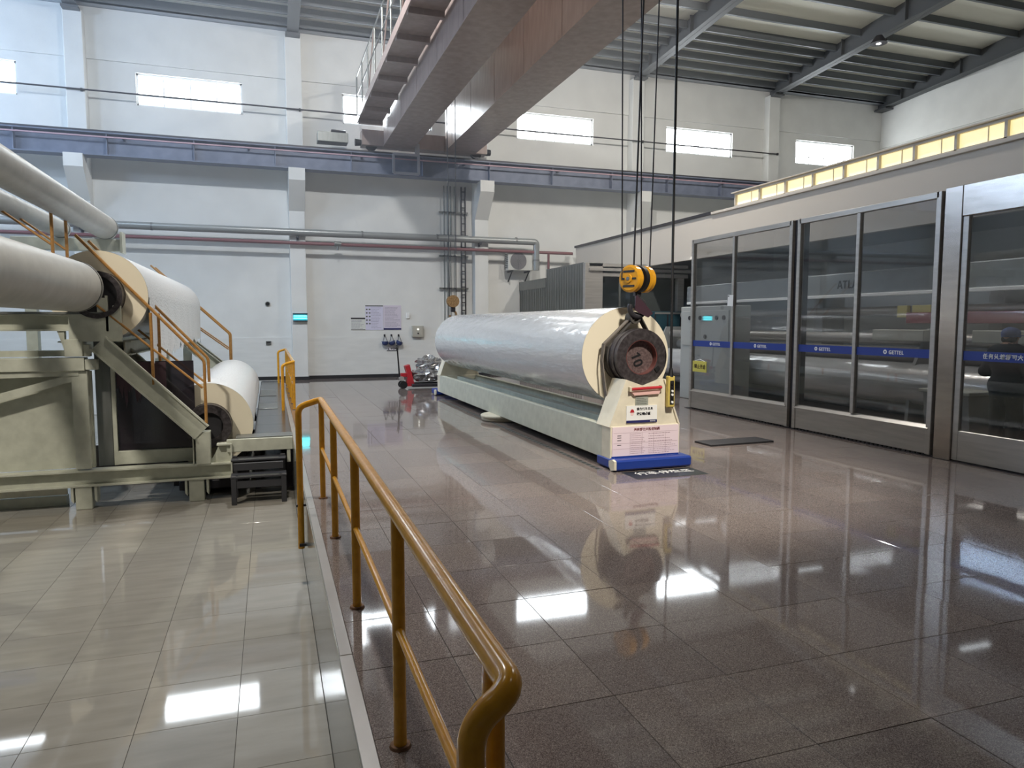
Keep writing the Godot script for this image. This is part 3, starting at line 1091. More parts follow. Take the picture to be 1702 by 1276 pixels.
# ------------------------------------------------------------------ overhead crane
func crane():
	var zb = -21.69
	var t = thing("runway_beam", "long blue-grey steel crane beam resting on the pillar brackets", "beam", V(6, 6.06, zb))
	var s = mb()
	ibeam(s, V(XL, 6.36, zb), V(XR, 6.36, zb), 0.6, 0.42, 0.03, 0.03)
	fin(s, "girder", mats.beam, t)
	for i in 16:
		s = mb()
		box(s, V(XL + 1.0 + i * 2.1, 6.36, zb + 0.1), V(0.02, 0.54, 0.18))
		fin(s, "stiffener", mats.beam, t)
	s = mb()
	bevel(s, V(XL, 6.66, zb - 0.04), V(XR, 6.75, zb + 0.04), 0.01)
	fin(s, "rail", mats.dark_steel, t)
	s = mb()
	box(s, V((XL + XR) * 0.5, 6.53, zb + 0.24), V(XR - XL, 0.035, 0.03))
	fin(s, "conductor_bar", mat("bus_pink", [176, 146, 156], 0.5), t, "dull pink conductor bar")
	for i in 11:
		s = mb()
		box(s, V(XL + 1.5 + i * 3.1, 6.53, zb + 0.12), V(0.05, 0.05, 0.22))
		fin(s, "bar_holder", mats.beam, t)
	# bridge
	t = thing("overhead_crane", "pinkish orange double-girder bridge crane spanning the hall overhead", "crane", V(4.6, 6.76, -12))
	var z0 = -21.35; var z1 = ZF - 0.6
	for g in [[3.28, 4.17], [5.12, 6.06]]:
		s = mb()
		var cx = (g[0] + g[1]) * 0.5
		bevel(s, V(g[0] + 0.04, 6.83, z0), V(g[1] - 0.04, 8.5, z1), 0.004)
		span(s, V(g[0], 6.8, z0), V(g[1], 6.83, z1))
		span(s, V(g[0], 8.5, z0), V(g[1], 8.53, z1))
		var gd = fin(s, "girder", mats.crane, t)
		for i in 14:
			s = mb()
			box(s, V(g[0] + 0.039, 7.66, z0 + 0.8 + i * 2.05), V(0.008, 1.64, 0.012))
			fin(s, "seam", mats.crane, gd)
		s = mb()
		box(s, V(cx, 8.57, (z0 + z1) * 0.5), V(0.08, 0.08, z1 - z0))
		fin(s, "rail", mats.dark_steel, gd)
	s = mb()
	bevel(s, V(2.7, 6.86, zb - 0.2), V(6.5, 7.3, zb + 0.25), 0.01)
	fin(s, "end_carriage", mats.crane, t)
	for x in [3.0, 6.2]:
		s = mb()
		cyl(s, V(x, 6.93, zb - 0.06), V(x, 6.93, zb + 0.06), 0.18, -1.0, 20)
		fin(s, "wheel", mats.dark_steel, t)
	for x in [2.62, 6.58]:
		s = mb()
		cyl(s, V(x - 0.09, 6.97, zb), V(x + 0.09, 6.97, zb), 0.11, 0.09, 14)
		fin(s, "buffer", mats.black, t)
	s = mb()
	bevel(s, V(1.45, 6.85, zb - 0.1), V(2.3, 7.12, zb + 0.35), 0.01)
	fin(s, "drive_box", mats.dull_steel, t)
	s = mb()
	cyl(s, V(1.85, 7.1, zb + 0.1), V(2.25, 7.1, zb + 0.1), 0.15, -1.0, 14)
	fin(s, "drive_motor", mats.dark_steel, t)
	s = mb()   # square access frame hung under the girder
	var q = [V(3.58, 6.62, -21.25), V(4.32, 6.62, -21.25), V(4.32, 6.08, -21.25), V(3.58, 6.08, -21.25)]
	for i in 4:
		bar(s, q[i], q[(i + 1) % 4], 0.07, 0.07)
	bar(s, V(4.28, 6.62, -21.25), V(4.28, 6.95, -21.25), 0.12, 0.12)
	fin(s, "access_frame", mat("cage_grey", [150, 150, 156], 0.5), t)
	# inspection walkway along the first girder
	s = mb()
	span(s, V(2.58, 7.5, z0), V(3.28, 7.53, z1))
	fin(s, "walkway_plate", mats.crane, t)
	for i in 22:
		s = mb()
		var z = z0 + 0.15 + i * 1.27
		bevel(s, V(2.58, 7.38, z - 0.06), V(3.28, 7.5, z + 0.06), 0.006)
		fin(s, "walkway_joist", mats.crane, t)
	s = mb()
	span(s, V(2.55, 7.42, z0), V(2.58, 7.62, z1))
	fin(s, "toe_board", mats.crane, t)
	for i in 23:
		s = mb()
		var z = z0 + i * 1.2
		cyl(s, V(2.57, 7.5, z), V(2.57, 8.72, z), 0.022, -1.0, 8)
		fin(s, "handrail_post", mats.dull_steel, t)
	for y in [8.72, 8.2]:
		s = mb()
		cyl(s, V(2.57, y, z0), V(2.57, y, z1), 0.02, -1.0, 8)
		fin(s, "handrail", mats.dull_steel, t)
	for i in 6:
		s = mb()
		var z = z0 + 2.4 + i * 2.4
		bar(s, V(2.57, 7.5, z), V(2.57, 8.72, z + 1.1), 0.03, 0.03)
		fin(s, "handrail_brace", mats.crane, t)
	# hoist trolley slung under the girders, out of the picture
	s = mb()
	bevel(s, V(3.5, 6.15, -8.2), V(5.6, 6.7, -6.5), 0.02)
	bevel(s, V(3.6, 6.7, -8.0), V(5.5, 6.81, -6.7), 0.01)
	fin(s, "trolley", mats.dull_steel, t)
	s = mb()
	bevel(s, V(3.6, 8.6, -20.2), V(5.7, 9.2, -19.2), 0.02)
	fin(s, "auxiliary_trolley", mats.dull_steel, t)
	# rusty auxiliary hook far behind the film roll
	var hx = 4.99; var hz = -19.5
	t = thing("auxiliary_hook", "rusty spare crane hook hanging on thin ropes behind the film roll", "hook", V(hx, 2.0, hz))
	for dx in [-0.16, 0.0]:
		s = mb()
		cyl(s, V(hx + dx * 1.2, 2.35, hz), V(hx + dx * 1.5, 8.62, hz), 0.012, -1.0, 6)
		fin(s, "rope", mats.dark_steel, t)
	s = mb()
	for dz in [-0.06, 0.06]:
		cyl(s, V(hx - 0.1, 2.3, hz + dz - 0.025), V(hx - 0.1, 2.3, hz + dz + 0.025), 0.17, -1.0, 18)
	fin(s, "sheave", worn("rust", [168, 128, 78], 0.6, 0.2, 0.3, 4.0, 61), t)
	s = mb()
	bevel(s, V(hx - 0.16, 2.0, hz - 0.05), V(hx - 0.04, 2.3, hz + 0.05), 0.01)
	fin(s, "yoke", mats.dark_steel, t)
	s = mb()
	var hk = []
	for i in 12:
		var a = PI * 0.5 - TAU * 0.72 * i / 11.0
		hk.append(V(hx - 0.1 + 0.1 * cos(a), 1.93 + 0.1 * sin(a), hz))
	tube(s, hk, 0.03, 8)
	fin(s, "hook", mats.rust, t)

# ------------------------------------------------------------------ film roll on its stand
func film_roll(nm, label, c, r, rc, z0, z1, wrap_mat, group = ""):
	var t = thing(nm, label, "film roll", V(c.x, c.y - r, (z0 + z1) * 0.5), group)
	var s = mb()
	var n = 72
	for i in n:     # outer skin, cut into lengths so that the light runs along it smoothly
		var a0 = TAU * i / n; var a1 = TAU * (i + 1) / n
		var e0 = V(cos(a0), sin(a0), 0); var e1 = V(cos(a1), sin(a1), 0)
		for k in 8:
			var za = lerpf(z0, z1, k / 8.0); var zb = lerpf(z0, z1, (k + 1) / 8.0)
			s.set_smooth_group(1)
			quad(s, V(c.x, c.y, za) + e0 * r, V(c.x, c.y, zb) + e0 * r, V(c.x, c.y, zb) + e1 * r, V(c.x, c.y, za) + e1 * r, e0)
	fin(s, "film", wrap_mat, t)
	for z in [z0, z1]:
		s = mb()
		var d = 0.004 if z == z0 else -0.004
		ring(s, V(c.x, c.y, z), V(c.x, c.y, z + d), r - 0.002, rc, n)
		fin(s, "end_face", mats.film_face, t, "cream end face of the wound film")
	return t

func film_stand():
	var cx = 4.12; var cy = 1.285
	var t = film_roll("film_roll", "long silvery wrapped film roll lying on the cream stand", V(cx, cy, 0), 0.59, 0.325, -7.78, -15.75, mats.film)
	var s = mb()
	ring(s, V(cx, cy, -7.38), V(cx, cy, -7.9), 0.328, 0.205, 56)
	ring(s, V(cx, cy, -7.46), V(cx, cy, -7.49), 0.338, 0.3, 56)
	var core = fin(s, "core", mats.core_end, t, "dark steel core end")
	s = mb()
	ring(s, V(cx, cy, -7.9), V(cx, cy, -16.15), 0.324, 0.2, 40)
	fin(s, "core_tube", mats.core_end, t)
	s = mb()
	cyl(s, V(cx, cy, -7.47), V(cx, cy, -7.51), 0.206, -1.0, 40)
	fin(s, "core_plug", worn("plug", [112, 92, 90], 0.4, 0.3, 0.22, 5.0, 71), core)
	s = mb()
	ring(s, V(cx, cy, -7.385), V(cx, cy, -7.48), 0.206, 0.196, 40)
	fin(s, "core_lining", mat("lining", [120, 74, 70], 0.35, 0.3), core)
	s = mb()
	box(s, V(cx + 0.2, cy - 0.14, -7.375), V(0.06, 0.05, 0.02), Basis(V(0, 0, 1), 0.6))
	fin(s, "key_block", mats.black, core)
	latin("10", 0.12, mats.black, core, "number", Transform3D(Basis(V(0, 0, 1), -1.25), V(cx - 0.02, cy - 0.03, -7.467)))
	# stand
	t = thing("roll_stand", "cream steel roll stand with a blue foot under the silvery film roll", "stand", V(cx, 0, -11.5))
	for x in [3.67, 4.5]:
		s = mb()
		bevel(s, V(x, 0.11, -7.5), V(x + 0.09, 0.5, -15.9), 0.006)
		fin(s, "side_beam", mats.cream, t)
	s = mb()
	bevel(s, V(4.06, 0.36, -7.5), V(4.18, 0.48, -15.9), 0.006)
	fin(s, "centre_beam", mats.cream, t)
	for z in [-8.2, -10.6, -11.8, -13.7, -15.3]:
		s = mb()
		bevel(s, V(3.76, 0.33, z), V(4.5, 0.4, z - 0.55), 0.006)
		fin(s, "cross_plate", mats.cream, t)
	s = mb()
	span(s, V(3.76, 0.12, -7.6), V(4.5, 0.14, -15.8))
	fin(s, "belly_plate", mats.dark_steel, t)
	for e in [[-7.28, -7.62], [-15.82, -16.15]]:
		var zf = e[0]; var zk = e[1]
		s = mb()
		bevel(s, V(3.672, 0.11, zf), V(4.585, 0.5, zk), 0.008)
		fin(s, "pedestal_base", mats.cream_face, t)
		s = mb()
		prism(s, [Vector2(3.69, 0.5), Vector2(4.57, 0.5), Vector2(4.365, 1.035), Vector2(4.12, 0.95), Vector2(3.875, 1.035)], Transform3D(Basis(), V(0, 0, zk + 0.02)), zf - zk - 0.04)
		fin(s, "pedestal", mats.cream_face, t)
		for sg in [-1.0, 1.0]:
			s = mb()
			bar(s, V(cx + sg * 0.455, 0.49, (zf + zk) * 0.5), V(cx + sg * 0.25, 1.03, (zf + zk) * 0.5), 0.02, absf(zf - zk))
			fin(s, "pedestal_flange", mats.cream_face, t)
		s = mb()
		var za = zf + 0.16 if zf > -10.0 else zk - 0.1
		bevel(s, V(3.66, 0.012, za), V(4.66, 0.135, za - 0.5), 0.02)
		fin(s, "foot", mats.blue, t, "blue padded foot")
		s = mb()
		prism(s, [Vector2(0, 0.02), Vector2(0.09, 0.0), Vector2(0.14, 0.05), Vector2(0.14, 0.11), Vector2(0.06, 0.135), Vector2(0, 0.12)], Transform3D(Basis(V(0, 0, -1), V(0, 1, 0), V(1, 0, 0)), V(3.64, 0.005, za + 0.005)), 0.03)
		fin(s, "foot_cap", mats.cream_face, t)
	# fittings of the front pedestal
	var z = -7.28
	s = mb()
	tube(s, [V(3.92, 0.925, z + 0.03), V(4.31, 0.94, z + 0.03)], 0.018, 10)
	var hd = fin(s, "red_handle", mats.red, t)
	s = mb()
	box(s, V(3.915, 0.925, z), V(0.03, 0.05, 0.07))
	box(s, V(4.315, 0.94, z), V(0.03, 0.05, 0.07))
	fin(s, "handle_lug", mats.cream_face, hd)
	s = mb()
	prism(s, [Vector2(3.93, 0.89), Vector2(4.31, 0.905), Vector2(4.29, 0.862), Vector2(3.97, 0.85)], Transform3D(Basis(), V(0, 0, z - 0.02)), 0.035)
	fin(s, "handle_shelf", mat("faded_pink", [222, 180, 172], 0.5), hd)
	s = mb()
	bevel(s, V(3.993, 0.73, z - 0.02), V(4.16, 0.838, z - 0.008), 0.003)
	var pl = fin(s, "rating_plate", mat("plate_pale", [178, 182, 170], 0.3, 0.3), t)
	s = mb()
	scribble(s, Transform3D(Basis(), V(4.005, 0.825, z - 0.0075)), 0.14, 0.085, 4, 81, 0.006)
	fin(s, "plate_print", mats.ink, pl)
	s = mb()
	box(s, V(4.077, 0.635, z - 0.012), V(0.4, 0.19, 0.014))
	var sg2 = fin(s, "helmet_sign", mats.white, t, "white helmet sign with a navy foot bar")
	s = mb()
	box(s, V(4.077, 0.545, z - 0.005), V(0.4, 0.03, 0.004))
	fin(s, "foot_bar", mats.navy, sg2)
	s = mb()
	hanzi(s, "操作行车吊具", Transform3D(Basis(), V(4.01, 0.705, z - 0.004)), 0.028, 0.008, 0.0045)
	hanzi(s, "安全帽必戴", Transform3D(Basis(), V(4.01, 0.65, z - 0.004)), 0.03, 0.006, 0.0055)
	fin(s, "lettering", mats.ink, sg2)
	s = mb()
	var dome = [Vector2(-0.028, 0)]
	for i in 9:
		dome.append(Vector2(0.024 * cos(PI - PI * i / 8.0), 0.03 * sin(PI * i / 8.0)))
	dome.append(Vector2(0.028, 0)); dome.append(Vector2(0.028, -0.008)); dome.append(Vector2(-0.028, -0.008))
	prism(s, dome, Transform3D(Basis(), V(3.95, 0.66, z - 0.005)), 0.003)
	fin(s, "helmet_symbol", mats.red, sg2)
	s = mb()
	cyl(s, V(3.95, 0.635, z - 0.005), V(3.95, 0.635, z - 0.003), 0.02, -1.0, 14)
	fin(s, "face_symbol", mat("symbol_pink", [236, 206, 202], 0.6), sg2)
	s = mb()
	box(s, V(4.127, 0.315, z + 0.005), V(0.87, 0.35, 0.01))
	var bd = fin(s, "risk_board", mat("board_pink", [232, 214, 220], 0.45), t, "pale pink printed board with a blue foot bar")
	s = mb()
	box(s, V(4.127, 0.125, z + 0.006), V(0.88, 0.055, 0.012))
	fin(s, "foot_bar", mats.blue, bd)
	s = mb()
	hanzi(s, "关键部位风险控制牌", Transform3D(Basis(), V(3.97, 0.47, z + 0.0105)), 0.032, 0.006, 0.0045)
	fin(s, "title", mat("maroon", [120, 44, 50], 0.6), bd)
	s = mb()
	scribble(s, Transform3D(Basis(), V(3.93, 0.415, z + 0.0105)), 0.2, 0.25, 11, 82, 0.005)
	scribble(s, Transform3D(Basis(), V(4.16, 0.415, z + 0.0105)), 0.36, 0.12, 4, 83, 0.006)
	scribble(s, Transform3D(Basis(), V(4.16, 0.29, z + 0.0105)), 0.37, 0.13, 6, 84, 0.004)
	for i in 4:
		box(s, V(3.92 + i * 0.155, 0.29, z + 0.0105), V(0.002, 0.25, 0.001))
	for y in [0.42, 0.3, 0.235]:
		box(s, V(4.127, y, z + 0.0105), V(0.84, 0.002, 0.001))
	fin(s, "small_print", mat("print_mauve", [150, 118, 128], 0.7), bd)
	s = mb()
	for i in 4:
		box(s, V(3.78, [0.39, 0.365, 0.335, 0.28][i], z + 0.0105), V(0.05, 0.008, 0.001))
	fin(s, "row_heading", mats.ink, bd)
	s = mb()
	logo(s, V(4.4, 0.125, z + 0.0135), 0.012, Transform3D())
	logo(s, V(3.72, 0.13, z + 0.0135), 0.007, Transform3D())
	fin(s, "logo", mats.white, bd)
	latin("GETTEL", 0.022, mats.white, bd, "brand_lettering", Transform3D(Basis(), V(4.475, 0.124, z + 0.013)))
	s = mb()
	logo(s, V(4.19, 0.545, z - 0.0025), 0.006, Transform3D())
	fin(s, "logo", mats.white, sg2)
	latin("GETTEL", 0.012, mats.white, sg2, "brand_lettering", Transform3D(Basis(), V(4.228, 0.545, z - 0.002)))

# ------------------------------------------------------------------ hook block, sling, pendant
func lifting_gear():
	var zc = -7.56
	var t = thing("hook_block", "yellow twin-sheave hook block hanging on steel ropes over the film roll", "hook block", V(4.14, 1.9, zc))
	var ax = V(0.93, 0, -0.37).normalized()
	var c1 = V(4.03, 2.2, zc + 0.06); var c2 = c1 + ax * 0.23
	for k in 2:
		var c = c1 if k == 0 else c2
		var s = mb()
		cyl(s, c - ax * 0.045, c - ax * 0.03, 0.135, 0.16, 36)
		cyl(s, c - ax * 0.03, c + ax * 0.03, 0.16, -1.0, 36)
		cyl(s, c + ax * 0.03, c + ax * 0.045, 0.16, 0.135, 36)
		var sh = fin(s, "sheave_cover", mats.yellow, t)
		var u = V(-ax.z, 0, ax.x)
		if u.x < 0:
			u = -u
		var bs = Basis(u, V(0, 1, 0), u.cross(V(0, 1, 0)))
		for y in [0.085, 0.0, -0.085]:
			s = mb()
			box(s, c - ax * 0.046 + V(0, y, 0), V(0.17 if y != 0.0 else 0.22, 0.022, 0.008), bs)
			fin(s, "slot", mats.black, sh)
		s = mb()
		cyl(s, c - ax * 0.062, c - ax * 0.044, 0.048, 0.052, 20)
		fin(s, "hub", mats.yellow, sh)
		s = mb()
		cyl(s, c - ax * 0.068, c - ax * 0.06, 0.022, -1.0, 14)
		fin(s, "axle_end", mats.dull_steel, sh)
	var mid = (c1 + c2) * 0.5
	var s = mb()
	cyl(s, c1, c2, 0.06, -1.0, 16)
	fin(s, "axle", mats.yellow, t)
	s = mb()
	ring(s, mid - ax * 0.03, mid + ax * 0.03, 0.162, 0.12, 32)
	fin(s, "rope_groove", mats.black, t)
	s = mb()
	cyl(s, mid + V(0, -0.06, 0), mid + V(0, -0.24, 0), 0.03, -1.0, 12)
	bevel(s, mid + V(-0.04, -0.2, -0.03), mid + V(0.04, -0.13, 0.03), 0.006)
	fin(s, "shank", mats.dark_steel, t)
	# hook: a broad plate hook with its mouth to the left
	s = mb()
	var hp = []
	for i in 16:
		var a = deg_to_rad(80.0 - 285.0 * i / 15.0)
		hp.append(Vector2(0.1 * cos(a), 0.1 * sin(a)))
	var hook = []
	for i in hp.size():
		hook.append(V(mid.x + 0.0 + hp[i].x, mid.y - 0.34 + hp[i].y, mid.z))
	tube(s, hook, 0.032, 12)
	fin(s, "hook", mats.dark_steel, t)
	s = mb()
	prism(s, [Vector2(-0.03, 0.2), Vector2(-0.015, 0.21), Vector2(0.2, 0.0), Vector2(0.14, -0.05), Vector2(0.02, 0.0), Vector2(-0.04, 0.04)], Transform3D(Basis(), V(mid.x - 0.015, mid.y - 0.4, mid.z + 0.03)), 0.02)
	fin(s, "latch_plate", mat("plum", [74, 52, 62], 0.4, 0.3), t, "dark plum latch plate")
	# ropes
	var lo = [V(3.95, 2.2, zc - 0.02), V(4.1, 2.2, zc - 0.02), V(4.205, 2.24, zc - 0.02), V(4.37, 2.2, zc - 0.12)]
	var hi = [V(3.905, 6.2, zc - 0.02), V(4.16, 6.2, zc + 0.06), V(4.14, 6.2, zc - 0.02), V(4.46, 6.2, zc - 0.12)]
	for i in 4:
		s = mb()
		cyl(s, lo[i], hi[i], 0.0085 if i != 1 else 0.011, -1.0, 8)
		fin(s, "rope", mats.dark_steel, t)
	# sling
	var cx = 4.12; var cy = 1.285; var zs = -7.64; var R = 0.338
	t = thing("lifting_sling", "dark webbing sling from the crane hook round the roll's core", "sling", V(cx, cy - R, zs))
	var apex = V(mid.x, mid.y - 0.455, zs)
	var pts = [apex + V(0.0, 0.02, 0.05)]
	var aL = deg_to_rad(160.0); var aR = deg_to_rad(380.0)
	for i in 31:
		var a = lerpf(aL, aR, i / 30.0)
		pts.append(V(cx + R * cos(a), cy + R * sin(a), zs))
	pts.append(apex + V(0.05, 0.02, 0.05))
	s = mb()
	ribbon(s, pts, V(0, 0, 0.1), 0.014)
	fin(s, "webbing", mat("webbing", [72, 68, 64], 0.85), t)
	s = mb()
	ribbon(s, [apex + V(-0.02, 0.03, 0.02), V(cx - 0.36, cy + 0.15, zs - 0.02), V(cx - 0.385, cy - 0.05, zs - 0.02), V(cx - 0.36, cy - 0.3, zs), V(cx - 0.33, cy - 0.5, zs + 0.01)], V(0, 0, 0.07), 0.014)
	fin(s, "tail", mat("webbing_pale", [112, 104, 96], 0.85), t)
	s = mb()
	ring(s, apex + V(-0.02, 0, 0.1), apex + V(-0.02, 0, -0.04), 0.07, 0.045, 18)
	fin(s, "eye", mats.webbing, t)
	# pendant
	t = thing("crane_pendant", "yellow push-button crane pendant hanging on a black cable beside the stand", "control pendant", V(4.43, 0.7, -7.25))
	s = mb()
	tube(s, [V(4.43, 1.07, -7.25), V(4.425, 2.8, -7.25), V(4.43, 6.2, -7.25)], 0.015, 8)
	fin(s, "cable", mats.black, t)
	s = mb()
	cyl(s, V(4.43, 1.06, -7.25), V(4.43, 1.16, -7.25), 0.035, 0.018, 12)
	fin(s, "grommet", mats.black, t)
	s = mb()
	bevel(s, V(4.385, 0.7, -7.29), V(4.475, 1.07, -7.22), 0.012)
	fin(s, "body", worn("pendant_yellow", [214, 190, 96], 0.5, 0.0, 0.1, 3.0, 91), t)
	s = mb()
	box(s, V(4.43, 0.875, -7.218), V(0.05, 0.28, 0.006))
	fin(s, "button_panel", mats.black, t)
	for i in 6:
		s = mb()
		var y = 0.98 - i * 0.043
		cyl(s, V(4.43, y, -7.218), V(4.43, y, -7.2), 0.014, -1.0, 12)
		fin(s, "button", mats.white if i in [2, 3, 5] else mats.black, t)

# ------------------------------------------------------------------ railings
func rail_run(label, xs, zn, zf, posts, loop_near, m):
	var t = thing("railing", label, "railing", V(xs, 0, (zn + zf) * 0.5))
	var H = 0.94
	var s = mb()
	var off = loop_near
	var pts = [V(xs - off, 0.0 if off < 0.15 else -0.2, zn), V(xs - off, H - 0.06, zn), V(xs, H, zn), V(xs, H + 0.015, zf), V(xs - 0.21, H - 0.05, zf), V(xs - 0.21, -0.48, zf)]
	tube(s, round_off(pts, 0.07, 6), 0.03, 16)
	var top = fin(s, "top_rail", m, t)
	for z in posts:
		s = mb()
		cyl(s, V(xs, 0.0, z), V(xs, H, z), 0.026, -1.0, 14)
		var p = fin(s, "post", m, t)
		s = mb()
		cyl(s, V(xs, 0.0, z), V(xs, 0.012, z), 0.045, 0.04, 14)
		fin(s, "foot_plate", worn("rusty_foot", [120, 80, 50], 0.7, 0.2, 0.3, 6.0, 95), p)
	s = mb()
	cyl(s, V(xs, 0.48, zn), V(xs, 0.48, zf), 0.017, -1.0, 12)
	fin(s, "mid_rail", m, t)
	s = mb()
	box(s, V(xs - 0.17, -0.06, zf), V(0.16, 0.02, 0.03))
	box(s, V(xs - 0.17, -0.44, zf + 0.02), V(0.12, 0.025, 0.05))
	fin(s, "clamp", mats.dark_steel, top)
	return t

func railings():
	rail_run("near yellow pipe railing along the edge of the granite floor", 0.45, -1.31, -7.0, [-1.45, -2.70, -4.17, -5.63, -6.97], 0.09, mats.yellow)
	rail_run("far yellow pipe railing beyond the walkway near the back wall", 0.43, -14.4, -21.2, [-14.45, -15.6, -16.8, -18.0, -19.2, -20.4, -21.15], 0.21, mats.yellow)

# ------------------------------------------------------------------ the rack in the sunken bay
func stairs(nm, label, x0, y0, x1, y1, zn, w, posts):
	var t = thing(nm, label, "stairs", V(x0, y0, zn - w * 0.5))
	var ochre = worn("ochre", [182, 130, 66], 0.4, 0.1, 0.14, 3.0, 97)
	for z in [zn, zn - w]:
		var s = mb()
		var a = V(x0, y0, z); var b = V(x1, y1, z)
		var bs = along(a, b)
		bar(s, a, b, 0.25, 0.03)
		box(s, (a + b) * 0.5 + bs.y * 0.12 + V(0, 0, 0.03), V((b - a).length(), 0.02, 0.08), bs)
		box(s, (a + b) * 0.5 - bs.y * 0.12 + V(0, 0, 0.03), V((b - a).length(), 0.02, 0.08), bs)
		fin(s, "stringer", mats.cream, t)
		var h = 0.98
		var d = (b - a).normalized()
		s = mb()
		var top = [V(x0 + 0.06, y0 + 0.12, z), V(x0 + 0.06, y0 + h + 0.02, z), b + V(0, h + 0.22, 0) + d * 0.3]
		tube(s, round_off(top, 0.05), 0.021, 10)
		fin(s, "handrail", ochre, t)
		s = mb()
		tube(s, [V(x0 + 0.03, y0 + 0.62, z), b + V(0, 0.5, 0)], 0.016, 8)
		fin(s, "mid_rail", ochre, t)
		for f in posts:
			var p = a.lerp(b, f)
			s = mb()
			cyl(s, p + V(0, 0.08, 0), p + V(0, h + 0.08, 0), 0.021, -1.0, 10)
			fin(s, "rail_post", ochre, t)
	var k = int(absf(y1 - y0) / 0.2)
	for i in k:
		var s = mb()
		var f = (i + 0.5) / k
		bevel(s, V(lerpf(x0, x1, f) - 0.12, lerpf(y0, y1, f) - 0.015, zn - w + 0.02), V(lerpf(x0, x1, f) + 0.12, lerpf(y0, y1, f) + 0.015, zn - 0.02), 0.004)
		fin(s, "tread", mats.dark_steel, t)
	return t

func roll_rack():
	var zr = -10.9
	var t = thing("roll_rack", "cream painted steel roll rack standing in the sunken bay", "rack", V(-3.0, LOW, -12))
	var s = mb()
	ibeam(s, V(-8.5, -0.41, zr), V(-0.56, -0.41, zr), 0.22, 0.22, 0.02, 0.02)
	span(s, V(-0.57, -0.52, zr - 0.11), V(-0.55, -0.03, zr + 0.11))
	fin(s, "base_beam", mats.cream, t)
	s = mb()
	var curve = [Vector2(-0.57, -0.03), Vector2(-0.72, -0.03)]
	for i in 7:
		curve.append(Vector2(-0.72 - 0.19 * (i / 6.0), -0.03 - 0.27 * (1.0 - pow(1.0 - i / 6.0, 2.0))))
	curve.append(Vector2(-0.57, -0.3))
	prism(s, curve, Transform3D(Basis(), V(0, 0, zr - 0.01)), 0.02)
	span(s, V(-0.75, -0.05, zr - 0.1), V(-0.57, -0.03, zr + 0.1))
	fin(s, "end_gusset", mats.cream, t)
	for x in [-2.43, -1.03, -4.2]:
		s = mb()
		bevel(s, V(x - 0.1, LOW, zr - 0.1), V(x + 0.1, -0.52, zr + 0.1), 0.008)
		var lg = fin(s, "leg", mats.cream, t)
		for d in [-0.15, 0.13]:
			s = mb()
			prism(s, [Vector2(0, -0.52), Vector2(0.03, -0.52), Vector2(0.03, -0.74), Vector2(0.0, -0.7)], Transform3D(Basis(), V(x + d, 0, zr - 0.1)), 0.2)
			fin(s, "leg_fin", mats.cream, lg)
	s = mb()
	bevel(s, V(-1.02, -0.3, zr - 0.08), V(-0.83, 0.16, zr + 0.12), 0.006)
	span(s, V(-1.06, -0.29, zr - 0.1), V(-1.045, 0.14, zr + 0.12))
	fin(s, "stair_post", mats.cream, t)
	# upper beams and their ends
	s = mb()
	ibeam(s, V(-8.5, 1.69, zr), V(-2.05, 1.69, zr), 0.22, 0.24, 0.022, 0.02)
	fin(s, "top_beam", mats.cream, t)
	s = mb()
	span(s, V(-2.06, 1.575, zr - 0.14), V(-2.03, 2.05, zr + 0.13))
	span(s, V(-2.16, 1.83, zr - 0.1), V(-2.05, 2.02, zr + 0.12))
	fin(s, "end_stop", mats.cream, t)
	s = mb()
	span(s, V(-8.5, 1.80, zr - 0.3), V(-2.1, 1.83, zr + 0.14))
	fin(s, "bearing_plate", mats.dull_steel, t)
	s = mb()
	bevel(s, V(-2.56, 1.24, zr - 0.12), V(-2.35, 1.47, zr + 0.14), 0.006)
	prism(s, [Vector2(-2.64, 1.58), Vector2(-2.56, 1.58), Vector2(-2.56, 1.3)], Transform3D(Basis(), V(0, 0, zr)), 0.1)
	bevel(s, V(-2.35, 1.24, zr - 0.05), V(-2.28, 1.4, zr + 0.1), 0.004)
	bevel(s, V(-2.36, 1.44, zr - 0.05), V(-2.27, 1.56, zr + 0.12), 0.004)
	fin(s, "packing_block", mats.cream, t)
	s = mb()
	span(s, V(-8.5, 1.24, zr - 0.16), V(-2.56, 1.32, zr - 0.06))
	fin(s, "lower_rail", mats.cream, t)
	s = mb()
	bevel(s, V(-8.5, 1.05, zr - 0.1), V(-2.34, 1.225, zr + 0.12), 0.006)
	bevel(s, V(-2.34, 1.06, zr - 0.06), V(-2.2, 1.2, zr + 0.1), 0.006)
	fin(s, "middle_beam", mats.cream, t)
	s = mb()
	bevel(s, V(-2.51, -0.28, zr - 0.08), V(-2.32, 1.05, zr + 0.08), 0.006)
	span(s, V(-2.32, -0.28, zr - 0.1), V(-2.3, 1.04, zr - 0.02))
	fin(s, "column", mats.cream, t)
	s = mb()
	bar(s, V(-4.6, 0.36, zr + 0.04), V(-2.42, 0.98, zr + 0.04), 0.1, 0.07)
	bar(s, V(-4.6, 0.98, zr + 0.05), V(-2.42, 1.02, zr + 0.05), 0.07, 0.08)
	fin(s, "brace", mats.cream, t)
	s = mb()
	span(s, V(-8.5, -0.29, zr - 0.12), V(-2.5, 1.05, zr - 0.1))
	fin(s, "side_panel", mats.cream, t)
	s = mb()
	bevel(s, V(-2.29, -0.3, zr - 0.34), V(-2.1, 1.58, zr - 0.2), 0.006)
	fin(s, "inner_column", mats.dull_steel, t)
	s = mb()
	span(s, V(-2.09, -0.29, zr - 0.24), V(-2.04, 1.2, zr - 0.16))
	fin(s, "panel_jamb", mats.cream, t)
	s = mb()
	span(s, V(-2.05, -0.1, zr - 0.225), V(-1.04, 1.15, zr - 0.215))
